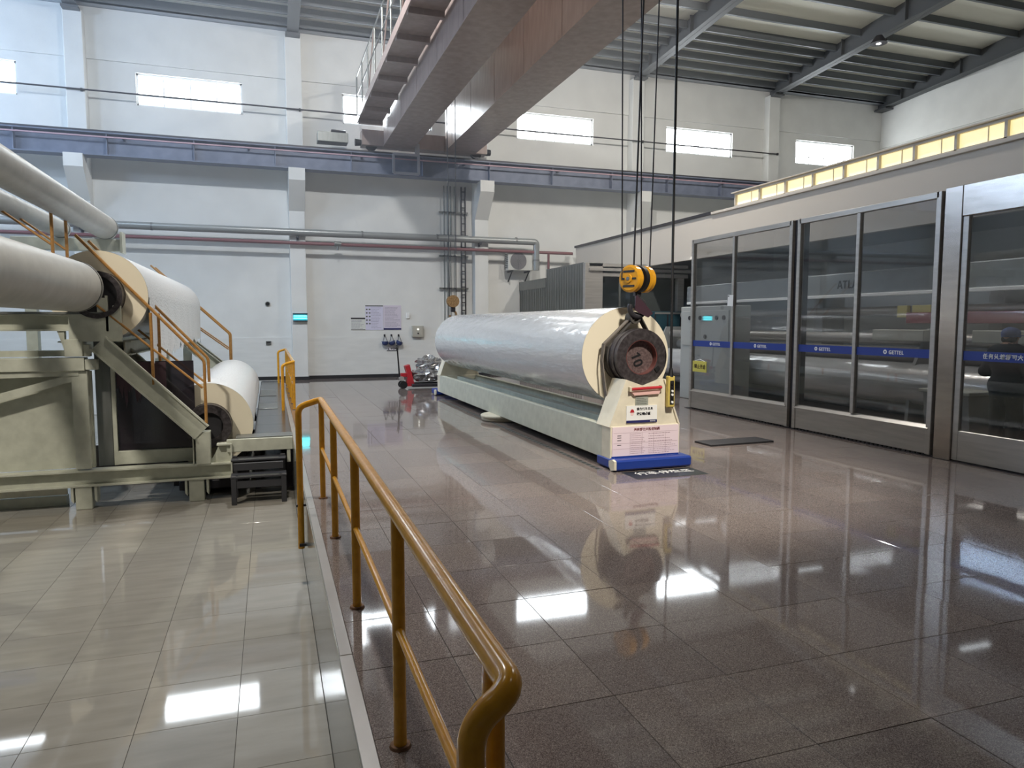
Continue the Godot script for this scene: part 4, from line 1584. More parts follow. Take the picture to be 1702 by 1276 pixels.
	fin(s, "smoked_panel", clear("smoked", [46, 40, 46], 0.86, 0.12), t, "dark smoked plastic guard panel")
	s = mb()
	for i in 14:     # pinkish smears of old film clinging to the panel's head
		var x = -2.03 + i * 0.045
		prism(s, [Vector2(x, 1.14), Vector2(x + 0.044, 1.14), Vector2(x + 0.044, 0.72 + 0.13 * sin(i * 2.3)), Vector2(x + 0.02, 0.66 + 0.16 * cos(i * 1.7)), Vector2(x, 0.74 + 0.1 * sin(i * 3.1))], Transform3D(Basis(), V(0, 0, zr - 0.214)), 0.003)
	fin(s, "clinging_film", mat("smear", [76, 56, 64], 0.5), t, "pinkish scraps of film clinging to the guard panel")
	s = mb()
	bevel(s, V(-2.05, -0.29, zr - 0.28), V(-0.9, -0.1, zr - 0.16), 0.006)
	fin(s, "panel_sill", mats.cream, t)
	s = mb()
	span(s, V(-8.5, LOW + 0.14, zr - 0.34), V(-2.72, -0.5, zr - 0.3))
	fin(s, "kick_panel", mats.cream_face, t)
	s = mb()
	span(s, V(-8.5, LOW, zr - 0.4), V(-2.72, LOW + 0.13, zr - 0.26))
	fin(s, "plinth", mats.cream, t)
	s = mb()
	span(s, V(-2.7, LOW, zr - 1.5), V(-0.4, -0.2, zr - 1.44))
	fin(s, "inner_skirt", mat("skirt", [92, 84, 78], 0.6), t)
	# longitudinal runners and rear frame
	for x in [-2.62, -1.9]:
		s = mb()
		ibeam(s, V(x, 1.34, zr - 0.15), V(x, 1.34, -19.2), 0.2, 0.16, 0.02, 0.02)
		fin(s, "runner", mats.cream, t)
	for z in [-15.0, -19.1]:
		s = mb()
		bevel(s, V(-2.7, LOW, z - 0.09), V(-2.5, 1.24, z + 0.09), 0.006)
		bevel(s, V(-2.0, LOW, z - 0.09), V(-1.82, 1.24, z + 0.09), 0.006)
		fin(s, "rear_column", mats.cream, t)
	s = mb()
	prism(s, [Vector2(-2.5, 1.44), Vector2(-1.88, 1.44), Vector2(-1.88, 1.92), Vector2(-1.97, 1.92), Vector2(-2.0, 1.79), Vector2(-2.16, 1.74), Vector2(-2.32, 1.79), Vector2(-2.36, 1.88), Vector2(-2.5, 1.88)], Transform3D(Basis(), V(0, 0, -10.84)), 0.07)
	fin(s, "cradle", mats.cream, t)
	for z in [-18.95]:
		s = mb()
		prism(s, [Vector2(-2.7, 1.44), Vector2(-1.72, 1.44), Vector2(-1.72, 1.96), Vector2(-1.84, 1.98), Vector2(-1.98, 1.8), Vector2(-2.16, 1.74), Vector2(-2.34, 1.8), Vector2(-2.48, 1.98), Vector2(-2.7, 1.96)], Transform3D(Basis(), V(0, 0, z + (0.5 if z > -12.0 else -0.12))), 0.1)
		fin(s, "cradle", mats.cream, t)
	# tall frame that carries the two upper rollers
	s = mb()
	bevel(s, V(-4.2, 2.98, -14.85), V(-2.5, 3.19, -14.6), 0.006)
	span(s, V(-2.5, 2.95, -14.87), V(-2.46, 3.32, -14.55))
	fin(s, "upper_beam", mats.cream, t)
	for x in [-4.0, -2.85]:
		s = mb()
		bevel(s, V(x - 0.09, LOW, -14.95), V(x + 0.09, 2.98, -14.77), 0.006)
		fin(s, "tall_column", mats.cream, t)
	for x in [-3.5, -2.4]:
		s = mb()
		bevel(s, V(x - 0.16, LOW, -5.0), V(x + 0.16, 1.8 if x > -3.0 else 3.1, -4.8), 0.006)
		fin(s, "front_column", mats.cream, t)
	s = mb()
	bevel(s, V(-3.7, 3.02, -5.0), V(-2.4, 3.2, -4.8), 0.006)
	bevel(s, V(-2.56, 1.8, -5.0), V(-2.24, 3.02, -4.8), 0.006)
	fin(s, "front_beam", mats.cream, t)
	# landing and its upper handrail
	s = mb()
	span(s, V(-8.5, 2.55, -12.4), V(-2.7, 2.6, -11.5))
	fin(s, "landing", mats.dark_steel, t)
	for z in [-11.55, -12.3]:
		s = mb()
		var k = (z - 0.0) / -10.9
		tube(s, round_off([V(-4.9, 4.9, z), V(-2.82, 3.27, z), V(-2.82, 2.6, z)], 0.05), 0.022, 10)
		tube(s, [V(-4.9, 4.35, z), V(-2.84, 2.78, z)], 0.017, 8)
		fin(s, "upper_handrail", mats.get("ochre", worn("ochre", [182, 130, 66], 0.4, 0.1, 0.14, 3.0, 97)), t)
	# bare cores
	var A = thing("bare_core", "thick bare grey core on the front top beam of the rack", "roll core", V(-2.32, 1.826, -7.5))
	s = mb()
	ring(s, V(-2.32, 2.146, -4.7), V(-2.32, 2.146, -10.42), 0.32, 0.25, 48)
	fin(s, "tube", mats.core, A)
	s = mb()
	ring(s, V(-2.32, 2.146, -10.3), V(-2.32, 2.146, -10.36), 0.328, 0.3, 48)
	ring(s, V(-2.32, 2.146, -10.42), V(-2.32, 2.146, -10.47), 0.31, 0.24, 48)
	fin(s, "rim", mats.dull_steel, A)
	var B = thing("bare_core", "long bare grey core on the high beam of the rack, thicker of the upper two", "roll core", V(-2.75, 3.2, -10))
	s = mb()
	cyl(s, V(-2.75, 3.4, -4.7), V(-2.75, 3.4, -14.72), 0.21, -1.0, 40)
	fin(s, "tube", mats.core, B)
	s = mb()
	ring(s, V(-2.75, 3.4, -14.6), V(-2.75, 3.4, -14.66), 0.216, 0.19, 40)
	fin(s, "rim", mats.dull_steel, B)
	var C = thing("bare_core", "slim bare grey core beside the thicker one on the high beam", "roll core", V(-3.45, 3.15, -10))
	s = mb()
	cyl(s, V(-3.45, 3.345, -4.7), V(-3.45, 3.345, -14.72), 0.155, -1.0, 32)
	fin(s, "tube", mats.core, C)
	s = mb()
	ring(s, V(-3.45, 3.345, -14.6), V(-3.45, 3.345, -14.65), 0.16, 0.14, 32)
	fin(s, "rim", mats.dull_steel, C)
	# film rolls of the rack
	var D = film_roll("film_roll", "white film roll with torn film hanging off it, high on the rack", V(-2.16, 2.06, 0), 0.6, 0.32, -10.95, -18.8, mats.wrap)
	s = mb()
	ring(s, V(-2.16, 2.06, -10.75), V(-2.16, 2.06, -19.0), 0.315, 0.25, 40)
	fin(s, "core", mats.core_end, D, "dark core")
	s = mb()
	cyl(s, V(-2.16, 2.06, -10.82), V(-2.16, 2.06, -10.86), 0.252, -1.0, 32)
	fin(s, "core_plug", mats.rubber, D)
	s = mb()        # loose film hanging from the roll's side
	s.set_smooth_group(1)
	var nz = 60; var ny = 10
	var P = []
	for i in nz + 1:
		var row = []
		var f = float(i) / nz
		var z = lerpf(-10.97, -18.6, f)
		var drop = 0.86 + 0.06 * sin(i * 0.9) + 0.05 * sin(i * 2.1) - 0.12 * f
		for j in ny + 1:
			var g = float(j) / ny
			row.append(V(-1.555 + 0.02 * sin(i * 0.8) * g + 0.012 * sin(i * 1.9 + 1.0) * g, 2.06 - drop * g, z))
		P.append(row)
	for i in nz:
		for j in ny:
			quad(s, P[i][j], P[i + 1][j], P[i + 1][j + 1], P[i][j + 1], V(1, 0, 0))
	fin(s, "loose_film", mats.wrap, D, "loose torn film hanging from the roll")
	var E2 = film_roll("film_roll", "white wrapped film roll low on a cart beside the walkway", V(-0.87, 0.2, 0), 0.61, 0.32, -11.25, -18.4, mats.wrap)
	s = mb()
	ring(s, V(-0.87, 0.2, -11.05), V(-0.87, 0.2, -18.6), 0.316, 0.2, 40)
	fin(s, "core", mats.core_end, E2, "dark core")
	s = mb()
	cyl(s, V(-0.87, 0.2, -11.12), V(-0.87, 0.2, -11.16), 0.2, -1.0, 32)
	fin(s, "core_plug", mats.rubber, E2)
	t = thing("roll_cart", "low dark cart under the white film roll beside the walkway", "cart", V(-0.87, LOW, -14.8))
	for z in [-11.3, -18.4]:
		s = mb()
		prism(s, [Vector2(-1.4, -0.72), Vector2(-0.34, -0.72), Vector2(-0.4, -0.2), Vector2(-0.6, -0.33), Vector2(-0.87, -0.42), Vector2(-1.14, -0.33), Vector2(-1.34, -0.2)], Transform3D(Basis(), V(0, 0, z - 0.25)), 0.12)
		fin(s, "saddle", mats.dark_steel, t)
	s = mb()
	bevel(s, V(-1.3, -0.75, -18.7), V(-0.44, -0.62, -11.2), 0.01)
	fin(s, "chassis", mats.dark_steel, t)
	for z in [-11.6, -18.2]:
		for x in [-1.25, -0.5]:
			s = mb()
			cyl(s, V(x - 0.05, LOW + 0.1, z), V(x + 0.05, LOW + 0.1, z), 0.1, -1.0, 18)
			fin(s, "wheel", mats.black, t)
	# stairs
	stairs("steel_stairs", "cream steel stairs with ochre handrails at the front of the rack", -0.93, 0.16, -2.16, 1.42, zr + 0.12, 0.72, [0.48])
	stairs("steel_stairs", "far stairs with ochre handrails behind the white film rolls", -0.99, 0.42, -2.4, 1.66, -18.95, 0.7, [0.6])
	# walkway beside the step
	t = thing("walkway", "dark steel walkway between the white film roll and the step", "walkway", V(0, 0, -16))
	s = mb()
	bevel(s, V(-0.62, -0.16, zr), V(0.283, 0.02, zr + 0.06), 0.004)
	fin(s, "front_beam", mats.cream, t)
	s = mb()
	span(s, V(-0.5, 0.0, zr), V(0.283, 0.035, zr - 0.35))
	fin(s, "front_plate", mats.dull_steel, t)
	var zz = zr - 0.36
	while zz > ZW + 1.3:
		s = mb()
		span(s, V(-0.24, -0.03, zz), V(0.283, 0.0, zz - 1.19))
		fin(s, "deck_plate", mat("deck", [62, 64, 64], 0.22, 0.3), t)
		zz -= 1.2
	for q in [[-14.75, -15.7], [-17.4, -18.9]]:  # pale strips stand in for bright reflections on the deck
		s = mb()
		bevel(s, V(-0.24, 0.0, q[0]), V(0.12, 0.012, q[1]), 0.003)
		fin(s, "reflection_strip", mats.dull_steel, t)
	for x in [-0.22, 0.24]:
		s = mb()
		span(s, V(x - 0.04, -0.2, zr - 0.05), V(x + 0.04, -0.03, ZW + 0.1))
		fin(s, "bearer", mats.dark_steel, t)
	for z in [-11.4, -14.5, -17.6, -20.7]:
		s = mb()
		for x in [-0.22, 0.24]:
			span(s, V(x - 0.04, LOW, z - 0.04), V(x + 0.04, -0.2, z + 0.04))
		fin(s, "trestle", mats.dark_steel, t)
	s = mb()
	bevel(s, V(0.2, -0.35, zr + 0.02), V(0.25, -0.16, zr + 0.05), 0.004)
	fin(s, "hanger_lug", mats.cream, t)
	# two-tread step stool
	t = thing("step_stool", "dark grey metal step stool in front of the walkway", "step stool", V(-0.15, LOW, -10.7))
	for x in [-0.52, 0.14]:
		for z in [-10.86, -10.42]:
			s = mb()
			bevel(s, V(x - 0.035, LOW, z - 0.035), V(x + 0.035, -0.22 if z < -10.6 else -0.42, z + 0.035), 0.005)
			fin(s, "leg", mat("stool", [58, 58, 62], 0.45, 0.2), t)
	for q in [[-0.24, -10.9, -10.64], [-0.43, -10.66, -10.38]]:
		s = mb()
		bevel(s, V(-0.56, q[0] - 0.03, q[1]), V(0.18, q[0], q[2]), 0.005)
		fin(s, "tread", mats.stool, t)
		s = mb()
		span(s, V(-0.46, q[0] + 0.0, q[2] - 0.06), V(0.08, q[0] + 0.006, q[2] - 0.01))
		fin(s, "tread_edge", mats.dull_steel, t)
	for q in [[-0.55, -10.42], [-0.3, -10.42], [-0.36, -10.86]]:
		s = mb()
		bevel(s, V(-0.52, q[0] - 0.05, q[1] - 0.02), V(0.14, q[0] + 0.05, q[1] + 0.02), 0.004)
		fin(s, "crossbar", mats.stool, t)

# ------------------------------------------------------------------ glazed enclosure
var HALL := Basis(V(0, 0, 1), V(0, 1, 0), V(-1, 0, 0))    # writing on a face that looks towards -x

func pane_bay(parent, za, zb, y0, y1):
	var s = mb()
	box(s, V(GX, (y0 + y1) * 0.5, (za + zb) * 0.5), V(0.012, y1 - y0, absf(zb - za)))
	var p = fin(s, "pane", mats.glass, parent)
	s = mb()
	box(s, V(GX - 0.009, 1.295, (za + zb) * 0.5), V(0.004, 0.112, absf(zb - za)))
	fin(s, "blue_band", mats.blue, p)
	return p

func enclosure():
	var fw = 0.075
	var glab = ["sliding glass panel next to the yellow sign", "sliding glass panel between the steel mullions in mid-partition"]
	var spec = [[-12.15, -9.38, -10.86, [-11.42, -10.12]], [-9.2, -6.75, -8.02, [-8.68, -7.39]]]
	for k in 2:
		var q = spec[k]
		var n = frame_node("door_%d" % (k + 1), glab[k], V(GX, 0, (q[0] + q[1]) * 0.5))
		var s = mb()
		for z in [q[0], q[1]]:
			bevel(s, V(GX - 0.04, 0.02, z - fw * 0.5), V(GX + 0.04, 3.3, z + fw * 0.5), 0.006)
		bevel(s, V(GX - 0.04, 3.22, q[0]), V(GX + 0.04, 3.3, q[1]), 0.006)
		fin(s, "door_frame", mats.steel, n)
		s = mb()
		bevel(s, V(GX - 0.035, 0.4, q[2] - 0.032), V(GX + 0.035, 3.22, q[2] + 0.032), 0.005)
		fin(s, "mullion", mats.steel, n)
		s = mb()
		bevel(s, V(GX - 0.03, 0.03, q[0]), V(GX + 0.03, 0.35, q[1]), 0.004)
		fin(s, "kick_plate", mats.steel, n)
		s = mb()
		prism(s, [Vector2(0.035, 0.34), Vector2(-0.05, 0.34), Vector2(-0.05, 0.355), Vector2(0.0, 0.4), Vector2(0.035, 0.4)], Transform3D(Basis(V(1, 0, 0), V(0, 1, 0), V(0, 0, 1)), V(GX, 0, q[0])), q[1] - q[0])
		fin(s, "sill", mats.steel, n)
		for h in 2:
			var za = q[0] + 0.03 if h == 0 else q[2]
			var zb = q[2] if h == 0 else q[1] - 0.03
			var p = pane_bay(n, za, zb, 0.38, 3.24)
			s = mb()
			logo(s, V(GX - 0.0125, 1.297, q[3][h] - 0.1), 0.03, Transform3D(HALL, V(0, 0, 0)))
			fin(s, "logo", mats.white, p)
			latin("GETTEL", 0.05, mats.white, p, "brand_lettering", Transform3D(HALL, V(GX - 0.013, 1.293, q[3][h] + 0.08)))
		s = mb()
		var z = q[0]
		while z < q[1]:
			box(s, V(GX - 0.02, 0.012, z), V(0.03, 0.024, 0.035))
			z += 0.075
		fin(s, "brush_strip", mats.black, n)
	# portal with the swing door behind which the worker stands
	var n = frame_node("door_3", "wide steel portal with a glass door in front of the worker", V(GX, 0, -5))
	var s = mb()
	bevel(s, V(GX - 0.05, 0.0, -6.66), V(GX + 0.1, 3.32, -6.42), 0.008)
	bevel(s, V(GX - 0.05, 0.0, -2.5), V(GX + 0.1, 3.32, -2.26), 0.008)
	bevel(s, V(GX - 0.05, 2.95, -6.42), V(GX + 0.1, 3.32, -2.5), 0.008)
	fin(s, "portal_frame", worn("portal", [172, 164, 156], 0.24, 0.85, 0.08, 0.8, 101, V(0.4, 2.0, 0.4)), n)
	s = mb()
	bevel(s, V(GX - 0.03, 0.02, -6.42), V(GX + 0.03, 2.95, -6.34), 0.005)
	bevel(s, V(GX - 0.03, 0.02, -4.5), V(GX + 0.03, 2.95, -4.42), 0.005)
	fin(s, "door_stile", mats.steel, n)
	s = mb()
	bevel(s, V(GX - 0.03, 0.02, -6.34), V(GX + 0.03, 0.385, -2.5), 0.005)
	fin(s, "kick_plate", mats.steel, n)
	var p = pane_bay(n, -6.36, -4.46, 0.38, 2.95)
	s = mb()
	hanzi(s, "任何处境都可大", Transform3D(HALL, V(GX - 0.012, 1.325, -6.09)), 0.052, 0.017, 0.0085, 0.003)
	fin(s, "lettering", mats.white, p)
	p = pane_bay(n, -4.44, -2.5, 0.38, 2.95)
	# dark pocket posts between the panels
	for q in [[-9.345, -9.24], [-6.71, -6.67]]:
		s = mb()
		span(s, V(GX + 0.01, 0.0, q[0]), V(GX + 0.2, 3.3, q[1]))
		struct(s, "trim_%d" % (6 if q[0] < -8.0 else 7), mats.dark_steel, "dark pocket post between the glass panels")
	s = mb()
	span(s, V(GX - 0.06, 0.0, -2.2), V(GX + 0.06, 0.008, -12.3))
	struct(s, "trim_8", mats.dark_steel, "dark floor track under the glass partition")
	# unseen slab added over the camera to keep the foreground dim
	s = mb()
	span(s, V(XL, 3.5, ZF), V(9.7, 3.75, -0.5))
	struct(s, "ceiling_002", mats.wall, "unseen slab added above the camera to shade the foreground")
	# plastered upper wall with the strip glazing
	s = mb()
	span(s, V(9.7, 3.22, ZF), V(9.82, 4.19, -21.9))
	struct(s, "wall_upper", mats.beige, "smooth beige wall above the slitting enclosure")
	s = mb()
	bevel(s, V(9.64, 4.16, ZF), V(9.86, 4.215, -14.2), 0.006)
	struct(s, "trim_9", mats.beige, "beige ledge under the yellow strip glazing")
	s = mb()
	span(s, V(9.66, 4.17, -14.2), V(9.84, 4.24, -21.95))
	struct(s, "trim_10", mats.dark_steel, "dark coping on the far end of the beige wall")
	s = mb()
	span(s, V(9.82, 3.5, ZF), V(XR, 3.62, ZW))
	struct(s, "ceiling_001", mat("inner", [158, 160, 158], 0.6), "flat ceiling of the slitting enclosure")
	var w = frame_node("window_20", "strip of yellow lit panes along the top of the beige wall", V(9.7, 4.2, -8))
	s = mb()
	span(s, V(9.66, 4.2, -13.36), V(9.76, 4.235, ZF))
	span(s, V(9.66, 4.455, -13.36), V(9.76, 4.495, ZF))
	span(s, V(9.6, 4.495, -13.4), V(9.9, 4.515, ZF))
	fin(s, "window_frame", mats.beige, w)
	var zs = [-13.34, -12.53, -11.75, -11.0, -10.24, -9.49, -8.79, -8.07, -7.31, -6.58, -5.85, -5.1, -4.4, -3.6, -2.8, -2.0]
	for i in zs.size():
		s = mb()
		span(s, V(9.66, 4.22, zs[i] - 0.022), V(9.76, 4.46, zs[i] + 0.022))
		fin(s, "mullion", mats.beige, w)
		if i + 1 < zs.size():
			s = mb()
			span(s, V(9.715, 4.23, zs[i]), V(9.722, 4.46, zs[i + 1]))
			fin(s, "pane", glow("strip_glow", Color(1.0, 0.91, 0.6), 0.6), w)
			s = mb()
			span(s, V(9.705, 4.23, lerpf(zs[i], zs[i + 1], 0.62) - 0.006), V(9.725, 4.46, lerpf(zs[i], zs[i + 1], 0.62) + 0.006))
			fin(s, "glazing_bar", mats.beige, w)
	area(V(9.64, 4.345, -7.7), V(-1, 0, 0), Vector2(11.2, 0.2), Color(1.0, 0.93, 0.66), 0.05, "strip_light", w)
	# inner walls of the enclosure
	s = mb()
	span(s, V(13.4, 0, ZF), V(13.55, 3.55, ZW))
	struct(s, "wall_inner", mat("inner", [158, 160, 158], 0.6), "grey inner wall behind the slitting machine")
	# steel cladding towards the back wall
	var steel_panels = [[-22.4, -21.6, 3.03], [-21.6, -20.75, 3.03], [-20.75, -20.02, 3.03], [-20.0, -19.1, 3.29], [-19.1, -18.2, 3.29], [-18.2, -17.33, 3.29]]
	n = frame_node("trim_11", "grey corrugated steel cladding between the back wall and the portal", V(GX, 0, -20))
	for q in steel_panels:
		s = mb()
		span(s, V(GX, 0.0, q[0] + 0.006), V(GX + 0.04, q[2], q[1] - 0.006))
		var z = q[0] + 0.1
		while z < q[1] - 0.05:
			span(s, V(GX - 0.012, 0.0, z - 0.02), V(GX + 0.01, q[2] - (0.28 if q[2] < 3.1 else 0.04), z + 0.02))
			z += 0.17
		fin(s, "cladding_panel", mats.dull_steel, n)
	s = mb()
	span(s, V(GX - 0.02, 2.76, -22.4), V(GX + 0.02, 3.04, -20.02))
	fin(s, "header_panel", mats.dull_steel, n)
	n = frame_node("trim_12", "brushed steel portal across the enclosure facing the hall", V(9.4, 0, -17.3))
	s = mb()
	bevel(s, V(GX - 0.02, 0, -17.34), V(8.4, 3.27, -17.2), 0.008)
	fin(s, "portal_post", mats.steel, n)
	s = mb()
	bevel(s, V(8.4, 2.92, -17.34), V(11.0, 3.02, -17.2), 0.008)
	bevel(s, V(8.0, 3.06, -17.34), V(11.2, 3.14, -17.16), 0.008)
	bevel(s, V(8.0, 3.18, -17.34), V(11.0, 3.27, -17.2), 0.008)
	fin(s, "portal_header", mats.steel, n)
	s = mb()
	span(s, V(8.4, 0.02, -17.31), V(9.55, 2.92, -17.3))
	fin(s, "glass_leaf", mats.glass, n)
	s = mb()
	span(s, V(8.92, 0.02, -17.32), V(8.98, 2.92, -17.29))
	fin(s, "leaf_stile", mats.dull_steel, n)
	s = mb()
	span(s, V(9.55, 0, -17.5), V(11.0, 2.92, -17.4))
	fin(s, "grey_leaf", mat("leaf", [88, 92, 90], 0.4), n)
	s = mb()
	bevel(s, V(10.7, 0, -17.38), V(10.9, 2.92, -17.24), 0.006)
	fin(s, "portal_post", mats.steel, n)
	s = mb()
	span(s, V(GX + 0.05, 3.2, -17.36), V(9.82, 3.28, -20.0))
	span(s, V(GX + 0.05, 2.94, -20.0), V(9.82, 3.02, ZW))
	span(s, V(GX + 0.05, 2.94, -20.02), V(9.82, 3.28, -19.98))
	struct(s, "ceiling_003", mats.inner, "flat roof of the lobby behind the steel portal")
	# lamps in the enclosure
	for k in 4:
		var c = V(9.98, 3.33, -15.0 + k * 3.6)
		var t = thing("enclosure_lamp", "white tube lamp under the enclosure ceiling", "lamp", c, "tube lamps in the enclosure")
		s = mb()
		box(s, c + V(0, 0.06, 0), V(0.12, 0.08, 1.3))
		fin(s, "housing", mats.white, t)
		s = mb()
		cyl(s, c + V(0, 0, -0.6), c + V(0, 0, 0.6), 0.018, -1.0, 10)
		fin(s, "tube", mats.tube_glow, t)
		s = mb()
		span(s, c + V(-0.02, 0.1, -0.4), c + V(0.02, 0.172, -0.36))
		span(s, c + V(-0.02, 0.1, 0.36), c + V(0.02, 0.172, 0.4))
		fin(s, "hanger", mats.dark_steel, t)
		area(c + V(0, -0.04, 0), V(0, -1, 0), Vector2(0.1, 1.2), Color(0.95, 0.98, 1.0), 1.6, "tube_light", t)

func slitter():
	var t = thing("slitting_machine", "long grey film slitting machine behind the glass partition", "machine", V(10.4, 0, -9))
	var grey = worn("machine_grey", [150, 152, 150], 0.45, 0.0, 0.06, 0.8, 111)
	var s = mb()
	bevel(s, V(10.15, 0.0, -15.6), V(11.3, 0.5, -1.0), 0.02)
	fin(s, "base", mats.dark_steel, t)
	s = mb()
	bevel(s, V(10.2, 2.2, -16.0), V(10.6, 2.62, -1.0), 0.02)
	var beam = fin(s, "head_beam", grey, t)
	latin("ATLAS", 0.15, mats.ink, beam, "brand_lettering", Transform3D(HALL, V(10.195, 2.4, -10.55)))
	s = mb()
	bevel(s, V(10.14, 2.16, -15.9), V(10.2, 2.22, -1.0), 0.008)
	fin(s, "bright_rail", mat("rail_white", [225, 225, 222], 0.3), t)
	for z in [-15.2, -11.6, -7.9, -4.2, -1.4]:
		s = mb()
		bevel(s, V(10.45, 0.4, z - 0.12), V(11.0, 2.3, z + 0.12), 0.01)
		fin(s, "upright", grey, t)
	var rl = [[9.75, 0.72, 0.33, "film"], [10.05, 1.42, 0.1, "steel"], [10.3, 1.15, 0.13, "steel"], [9.95, 0.3, 0.12, "steel"], [10.35, 1.9, 0.08, "steel"]]
	for r in rl:
		s = mb()
		cyl(s, V(r[0], r[1], -16.4), V(r[0], r[1], -1.2), r[2], -1.0, 40)
		fin(s, "roller", mats[r[3]], t)
	for z in [-16.5, -8.6, -1.1]:
		s = mb()
		prism(s, [Vector2(9.5, 0.0), Vector2(10.5, 0.0), Vector2(10.5, 1.6), Vector2(9.9, 1.6), Vector2(9.55, 0.9)], Transform3D(Basis(), V(0, 0, z)), 0.06)
		fin(s, "bearing_plate", grey, t)
	s = mb()
	bevel(s, V(10.1, 1.68, -9.2), V(10.25, 1.86, -1.2), 0.01)
	fin(s, "red_beam", mat("machine_red", [132, 52, 66], 0.4), t)
	for q in [[-9.4, -8.4], [-7.6, -6.6], [-6.5, -5.2], [-5.1, -3.9]]:
		s = mb()
		bevel(s, V(9.6, 1.4, q[0]), V(9.95, 1.58, q[1]), 0.01)
		fin(s, "side_box", mat("box_pale", [190, 190, 178], 0.5), t)
	s = mb()
	bevel(s, V(10.12, 1.78, -9.1), V(10.2, 1.98, -8.75), 0.006)
	bevel(s, V(10.12, 1.78, -9.4), V(10.2, 1.98, -9.2), 0.006)
	fin(s, "yellow_cover", mat("machine_yellow", [190, 180, 110], 0.5), t)
	# control cabinet with round dials at its far end
	var c = thing("control_cabinet", "pale grey control cabinet with round dials behind the glass", "cabinet", V(9.2, 0, -13.3))
	s = mb()
	bevel(s, V(8.85, 0.0, -14.1), V(9.3, 2.05, -12.2), 0.015)
	fin(s, "body", mat("cabinet", [168, 170, 166], 0.5), c)
	s = mb()
	bevel(s, V(8.835, 1.2, -14.0), V(8.85, 1.95, -12.3), 0.004)
	fin(s, "dial_panel", mats.cabinet, c)
	for q in [[-13.7, 1.8], [-13.3, 1.8], [-12.7, 1.8], [-12.45, 1.8], [-13.1, 1.4]]:
		s = mb()
		cyl(s, V(8.81, q[1], q[0]), V(8.84, q[1], q[0]), 0.045, -1.0, 16)
		fin(s, "dial", mats.dark_steel, c)
	# teal cabinet between the portal and the glass
	c = thing("teal_cabinet", "dark teal glass-fronted cabinet behind the film roll's hook", "cabinet", V(10.0, 0, -16.9))
	s = mb()
	bevel(s, V(9.7, 0.0, -17.1), V(10.55, 2.0, -16.75), 0.012)
	fin(s, "body", mat("teal", [52, 82, 92], 0.25), c)
	s = mb()
	span(s, V(9.72, 1.93, -16.75), V(10.53, 1.98, -16.74))
	fin(s, "bright_edge", mats.steel, c)
	s = mb()
	for x in [9.72, 10.1, 10.5]:
		bevel(s, V(x - 0.02, 0.05, -16.75), V(x + 0.02, 1.92, -16.735), 0.003)
	fin(s, "door_edge", mats.dark_steel, c)

# ------------------------------------------------------------------ small things
func crumple(c, r, sd, squash):
	var n = FastNoiseLite.new()
	n.seed = sd
	n.frequency = 1.0
	var s = mb()
	s.set_smooth_group(-1)
	var A = 22; var B = 14
	var f = func(i, j):
		var th = PI * j / B; var ph = TAU * (i % A) / A
		var d = V(sin(th) * cos(ph), cos(th), sin(th) * sin(ph))
		var k = 1.0 + 0.55 * n.get_noise_3dv(d * 3.0) + 0.45 * n.get_noise_3dv(d * 8.0)
		var p = c + d * r * k * squash
		p.y = maxf(p.y, c.y - r * squash.y * 0.85)
		return p
	for i in A:
		for j in B:
			var p = [f.call(i, j), f.call(i + 1, j), f.call(i + 1, j + 1), f.call(i, j + 1)]
			quad(s, p[0], p[1], p[2], p[3], (p[0] + p[2]) * 0.5 - c)
	return s

